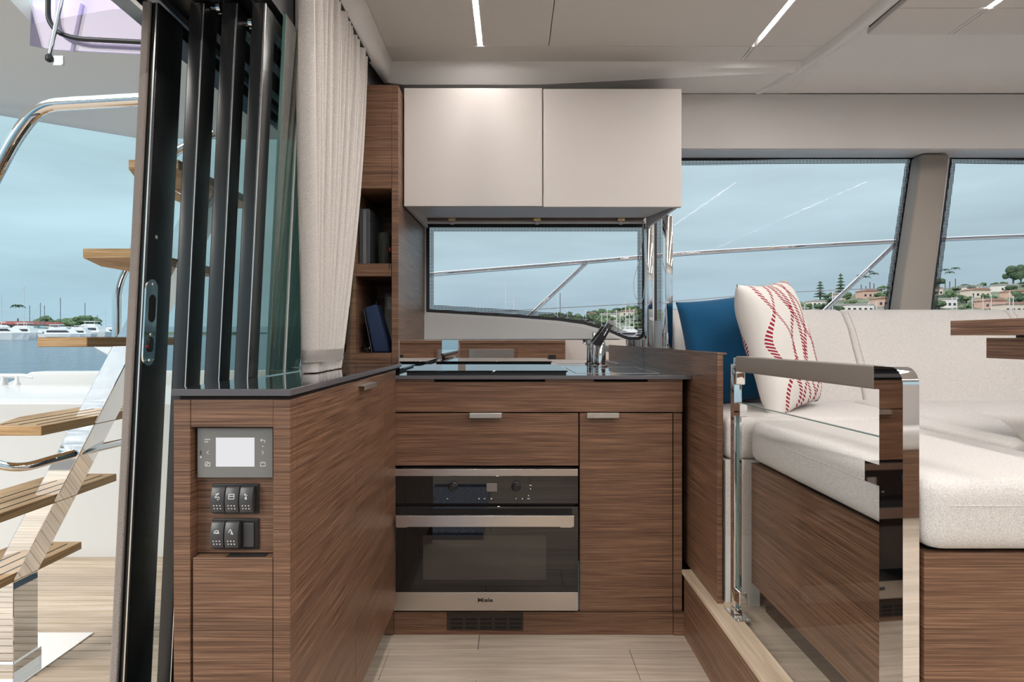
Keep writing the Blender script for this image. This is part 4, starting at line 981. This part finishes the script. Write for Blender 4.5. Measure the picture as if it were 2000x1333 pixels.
def yacht(px, d, L, lab, grp, col=0, flip=1):
    c = loc_on(px, d); t = thing('motor_yacht', lab, 'boat', c, grp)
    bm = bmesh.new(); hull(bm, c, L*flip, L*.32, L*.13); mkobj('hull', bm, HULLN if col == 1 else HULLW, t); h = c.z+L*.13
    def q(a): return c.x+a*L*flip
    bm = bmesh.new(); aprism(bm, [(q(-.36), h), (q(.30), h), (q(.16), h+L*.095), (q(-.34), h+L*.105)], 'y', d-L*.11, d+L*.11); s = mkobj('superstructure', bm, HULLW, t)
    bm = bmesh.new(); aprism(bm, [(q(-.31), h+L*.03), (q(.22), h+L*.03), (q(.15), h+L*.078), (q(-.30), h+L*.078)], 'y', d-L*.1125, d-L*.1105); mkobj('side_window', bm, BWIN, s)
    bm = bmesh.new(); aprism(bm, [(q(-.28), h+L*.106), (q(.05), h+L*.106), (q(-.02), h+L*.15), (q(-.26), h+L*.15)], 'y', d-L*.09, d+L*.09); mkobj('flybridge', bm, CANV if col == 2 else HULLW, t)
    bm = bmesh.new(); aprism(bm, [(q(-.27), h+L*.20), (q(-.03), h+L*.20), (q(-.05), h+L*.212), (q(-.27), h+L*.212)], 'y', d-L*.09, d+L*.09); tp__ = mkobj('hard_top', bm, CANV if col == 2 else HULLW, t)
    for a in (-.25, -.06): tube('top_post', [(q(a), d-L*.07, h+L*.15), (q(a), d-L*.07, h+L*.2)], .06, MASTM, tp__, 5, 0)
GL_ = 'boats moored across the water'
for i, (px, d, tp2, dark, fl_) in enumerate(((3, 150, 576, False, 1), (47, 152, 560, False, -1), (58, 160, 597, True, 1), (79, 150, 592, True, -1), (87, 158, 597, True, 1), (118, 150, 582, True, -1), (166, 150, 592, True, -1), (206, 155, 604, False, 1), (190, 165, 616, True, 1))):
    lab = {0: 'white sailing boat moored before the red roofed marina building', 1: 'white sailing boat with the tallest mast by the red roof', 5: 'dark sailing boat moored before the marina tree clump'}.get(i, 'dark-masted sailing boat moored across the water' if dark else 'pale-masted sailing boat moored across the water')
    sailboat(px, 150+4.5*(i % 5), tp2, lab, GL_, dark, 9, fl_)
for i, (px, d, L, col, fl_) in enumerate(((8, 146, 9.5, 0, 1), (34, 147, 9, 0, -1), (58, 146, 7.5, 0, 1), (75, 143, 6, 1, -1), (88, 148, 8, 2, 1), (104, 147, 7.5, 2, -1), (124, 146, 8, 0, 1), (146, 147, 7.5, 0, -1), (165, 145, 10, 0, -1), (190, 146, 8.5, 0, 1), (212, 147, 8, 0, -1), (236, 147, 8, 0, -1))):
    yl = 'before the red roofed marina building' if px < 66 else ('below the marina tree clump' if 105 < px < 187 else 'across the water beside the stairs' if px > 187 else 'across the water')
    yacht(px, 112+5.4*(i % 6), L, ('white motor yacht moored '+yl, 'navy hulled motor boat moored across the water', 'motor yacht with teal canopy moored across the water')[col], GL_, col, fl_)
def blobtree(name, px, d, base_z, h, w, lab, grp, mat=LEAF, kind='round', seed=0):
    rnd = random.Random(seed); x = fx(px, d); t = thing(name, lab, 'tree', (x, d, base_z), grp)
    tube('trunk', [(x, d, base_z-.5), (x, d, base_z+h*.55)], max(.22, w*.05), TRUNK, t, 6, 0)
    bm = bmesh.new()
    if kind == 'palm':
        for k in range(12):
            a = 2*math.pi*k/12; pts = [Vector((x, d, base_z+h))+Vector((math.cos(a)*w*.5*s, math.sin(a)*w*.5*s, h*.10*math.sin(s*2.6)-h*.10*s*s)) for s in (0, .35, .7, 1)]
            atube(bm, pts, [.12, .22, .16, .02], 4)
    elif kind == 'pine':
        for k in range(6):
            z = base_z+h*(.25+.125*k); r_ = w*.5*(1-.13*k); alathe(bm, (x, d, z), [(r_*.3, 0), (r_, h*.02), (r_*.5, h*.06), (.05, h*.11)], 9)
    else:
        for k in range(8):
            c = Vector((x+rnd.uniform(-.32, .32)*w, d+rnd.uniform(-.3, .3)*w, base_z+h*rnd.uniform(.45, .8))); r_ = w*rnd.uniform(.18, .32)
            s0_ = len(bm.verts); bmesh.ops.create_icosphere(bm, subdivisions=2, radius=1.0); bm.verts.ensure_lookup_table()
            for v in bm.verts[s0_:]: v.co = c+Vector((v.co.x*r_, v.co.y*r_, v.co.z*r_*min(1.2, h/w*.8)))*(1+rnd.uniform(-.22, .22))
    mkobj('crown', bm, mat, t)
def house(px, d, base_z, w, h, mat, lab, grp, dep=8, seed=0):
    rnd = random.Random(seed); x = fx(px, d); t = thing('house', lab, 'house', (x, d, base_z), grp)
    wb_ = box('walls', x-w/2, x+w/2, d, d+dep, base_z-2, base_z+h, mat, t)
    n = max(2, int(w/2.4))
    for r_ in range(max(1, int(h/2.8))):
        for k in range(n):
            xx = x-w/2+w*(k+.5)/n; zz = base_z+.8+2.8*r_; box('window', xx-.6, xx+.6, d-.08, d-.01, zz, zz+1.3, BWIN, wb_)
    if mat is STUC2: box('roof', x-w/2-.5, x+w/2+.5, d-.5, d+dep+.5, base_z+h, base_z+h+.5, FLATR, t)
    else: prism('roof', [(x-w/2-.6, base_z+h), (x+w/2+.6, base_z+h), (x+w*.28, base_z+h+w*.10), (x-w*.28, base_z+h+w*.10)], 'y', d-.6, d+dep+.6, TILE, t)
# marina building and trees on the left shore
mb = thing('marina_building', 'low marina building with a long red roof across the water', 'building', loc_on(35, 172))
zb = sea(172); box('walls', fx(2, 172), fx(66, 172), 172, 182, zb, fz(634, 172), STUC3, mb); prism('roof', [(fx(0, 172), fz(634, 172)), (fx(68, 172), fz(634, 172)), (fx(64, 172), fz(628, 172)), (fx(3, 172), fz(628, 172))], 'y', 171, 183, plain('red_roof', (.45, .14, .12), .8), mb)
for k in range(8): a = fx(7+k*7.4, 172); box('window', a-.3, a+.3, 171.9, 171.99, fz(643, 172), fz(637, 172), BWIN, mb)
shore = struct(prism('shore_bank', [(-190, sea(185)-1), (-80, sea(185)-1), (-80, sea(185)+.6), (-190, sea(185)+.6)], 'y', 176, 260, HILL))
for i, (px, h, w) in enumerate(((88, 5.2, 5), (79, 4.4, 5), (112, 4.0, 5), (125, 4.6, 6), (138, 5.4, 6), (150, 5.4, 6), (162, 5.4, 6), (176, 4.8, 6), (186, 3.8, 4))): td = 186+8*(i % 5); blobtree('shore_tree', px, td, sea(td)+.4, h, w, 'rounded green tree in the marina tree clump across the water', 'trees on the far shore', LEAF2, 'round', i)
blobtree('palm_tree', 35, 190, sea(190)+.4, 8.0, 4, 'lone palm beside the red roofed marina building', 'far shore palm', LEAF, 'palm', 3)
# hillside beyond the starboard windows
RP = [(820, 640), (950, 634), (1040, 627), (1100, 622), (1150, 619), (1200, 610), (1250, 606), (1330, 604), (1450, 600), (1520, 594), (1600, 586), (1680, 574), (1760, 562), (1840, 564), (1920, 562), (2000, 552), (2150, 545), (2400, 560)]
def ridge(px):
    for (a, za), (b, zb_) in zip(RP, RP[1:]):
        if a <= px <= b: return za+(zb_-za)*(px-a)/(b-a)
    return RP[0][1] if px < 820 else RP[-1][1]
rows = []; rnd = random.Random(11)
HD0, HD1 = 230.0, 420.0
for j in range(15):
    s = j/14; row = []
    for i in range(161):
        px = 800+i*10; d = HD0+(HD1-HD0)*s; x = fx(px, HD1)*(.62+.38*s) if False else fx(px, d)
        ztop = fz(ridge(px), HD1); z = sea(d)*(1-s)+ztop*s if s < 1 else ztop
        z = sea(d)+(ztop-sea(HD1))*(s**.85)+(0 if j in (0,) else rnd.uniform(-.7, .7))
        row.append((x, d, z))
    rows.append(row)
rows.append([(p[0], p[1]+60, p[2]-25) for p in rows[-1]])
struct(surf('hillside', rows, HILL))
def hz(px, s):
    d = HD0+(HD1-HD0)*s; return d, sea(d)+(fz(ridge(px), HD1)-sea(HD1))*(s**.85)
hs = [(1560, .35, 11, 4, 1), (1545, .75, 9, 4, 2), (1500, .8, 8, 3.5, 0), (1580, .15, 9, 4, 2), (1680, .30, 16, 4.5, 1), (1700, .72, 11, 5, 2), (1650, .82, 10, 4, 0), (1735, .38, 12, 5, 2), (1755, .15, 9, 5, 1), (1790, .5, 10, 5, 1), (1850, .35, 12, 5, 1), (1830, .7, 9, 5, 0), (1880, .15, 12, 4, 1), (1915, .6, 14, 5, 0), (1945, .3, 13, 4.5, 2), (1985, .2, 12, 5, 0), (1970, .7, 12, 5, 1), (1230, .5, 10, 4, 0), (1190, .4, 8, 4, 1), (1160, .75, 8, 3.5, 0), (1600, .6, 9, 4, 1), (1905, .85, 10, 4, 1), (1990, .5, 10, 4, 2)]
for i, (px, s, w, h, c) in enumerate(hs):
    d, z = hz(px, s)
    house(px, d, z, w*.8, h*.8, (STUC, STUC2, STUC3)[c], ('cream walled house with tiled roof on the far hillside', 'white flat-roofed house on the far hillside', 'pink walled house with tiled roof on the far hillside')[c], 'houses on the far hillside', 8, i)
rnd = random.Random(5)
SPOTS = [(fx(p, hz(p, s_)[0]), hz(p, s_)[0]+4, w_*.62+2) for p, s_, w_, h_, c_ in hs]
SKY = [(1602, 14, 9, .86), (1642, 17, 8, .90)]; PALMS = [(1682, 13, .93), (1691, 12, .84), (1699, 14, .97), (1707, 13, .88), (1846, 13, .97), (1855, 12, .87), (1866, 14, .94)]; BROAD = [(1979, 13, 11, .99), (1994, 14, 8, .90), (1828, 9, 9, .90)]
for q in SKY+BROAD: SPOTS.append((fx(q[0], hz(q[0], q[3])[0]), hz(q[0], q[3])[0], q[2]*.5))
for q in PALMS: SPOTS.append((fx(q[0], hz(q[0], q[2])[0]), hz(q[0], q[2])[0], 3.2))
placed = 0
for i in range(2500):
    if placed >= 170: break
    px = rnd.choice((rnd.uniform(1060, 1262), rnd.uniform(1430, 1770), rnd.uniform(1800, 2080), rnd.uniform(1780, 2060))); s = rnd.uniform(.06, 1.0); d, z = hz(px, s)
    tw = rnd.uniform(3.5, 7.5); th_ = rnd.uniform(3, 5.5)
    if any((fx(px, d)-a)**2+(d-b)**2 < (c+tw*.66)**2 for a, b, c in SPOTS): continue
    SPOTS.append((fx(px, d), d, tw*.66)); placed += 1
    blobtree('hillside_tree', px, d, z-.5, th_, tw, 'rounded green tree among the houses on the far hillside', 'hillside trees', LEAF if i % 2 else LEAF2, 'round', i+50)
for px, h, w, s_ in SKY: d, z = hz(px, s_); blobtree('norfolk_pine', px, d, z-.5, h, w, 'tall tiered conifer standing above the hillside skyline', 'skyline conifers', LEAF, 'pine', 2)
for px, h, s_ in PALMS: d, z = hz(px, s_); blobtree('palm_tree', px, d, z-.5, h, 6, 'slim palm on the hillside skyline', 'skyline palms', LEAF, 'palm', 1)
for px, h, w, s_ in BROAD: d, z = hz(px, s_); blobtree('skyline_tree', px, d, z-.5, h, w, 'broad spreading tree standing on the hillside skyline', 'skyline broad trees', LEAF, 'round', px)
GR_ = 'sailing boats in the starboard marina'
for i, (px, d, tp2, dark, L) in enumerate(((988, 120, 548, False, 9), (1004, 126, 585, False, 8), (1094, 120, 573, True, 9), (1089, 128, 560, False, 8), (1050, 130, 612, False, 7), (1108, 124, 600, False, 8), (1144, 122, 605, False, 7), (1175, 112, 612, False, 7), (1186, 116, 605, False, 8), (1204, 110, 606, False, 7), (1211, 115, 618, False, 7), (1222, 112, 590, False, 7), (1230, 108, 602, False, 7), (1238, 113, 604, False, 7), (1246, 109, 614, False, 7), (1300, 115, 600, False, 7), (1572, 112, 594, False, 7), (1588, 118, 596, False, 7), (1626, 112, 570, False, 8), (1697, 112, 590, False, 8), (1712, 118, 588, False, 8), (1860, 110, 582, False, 8), (1869, 112, 580, False, 8), (1899, 108, 574, False, 8), (1920, 110, 580, False, 8), (1936, 112, 575, False, 8), (1972, 110, 568, False, 8), (1979, 115, 578, False, 8))):
    sailboat(px, 106+3.5*(i % 9), tp2, 'dark-masted sailing boat moored beyond the galley window' if dark else ('pale sailing boat moored beyond the galley window' if px < 1290 else 'pale sailing boat moored beyond the saloon windows'), GR_, dark, L, 1 if i % 2 else -1)
for i, (px, d, L) in enumerate(((1168, 104, 7), (1194, 103, 7), (1216, 102, 6.5), (1240, 103, 7), (1256, 104, 6))): yacht(px, 92+3.4*(i % 4), L, 'white motor boat moored beyond the galley tap', 'motor boats in the starboard marina', 0, 1 if i % 2 else -1)
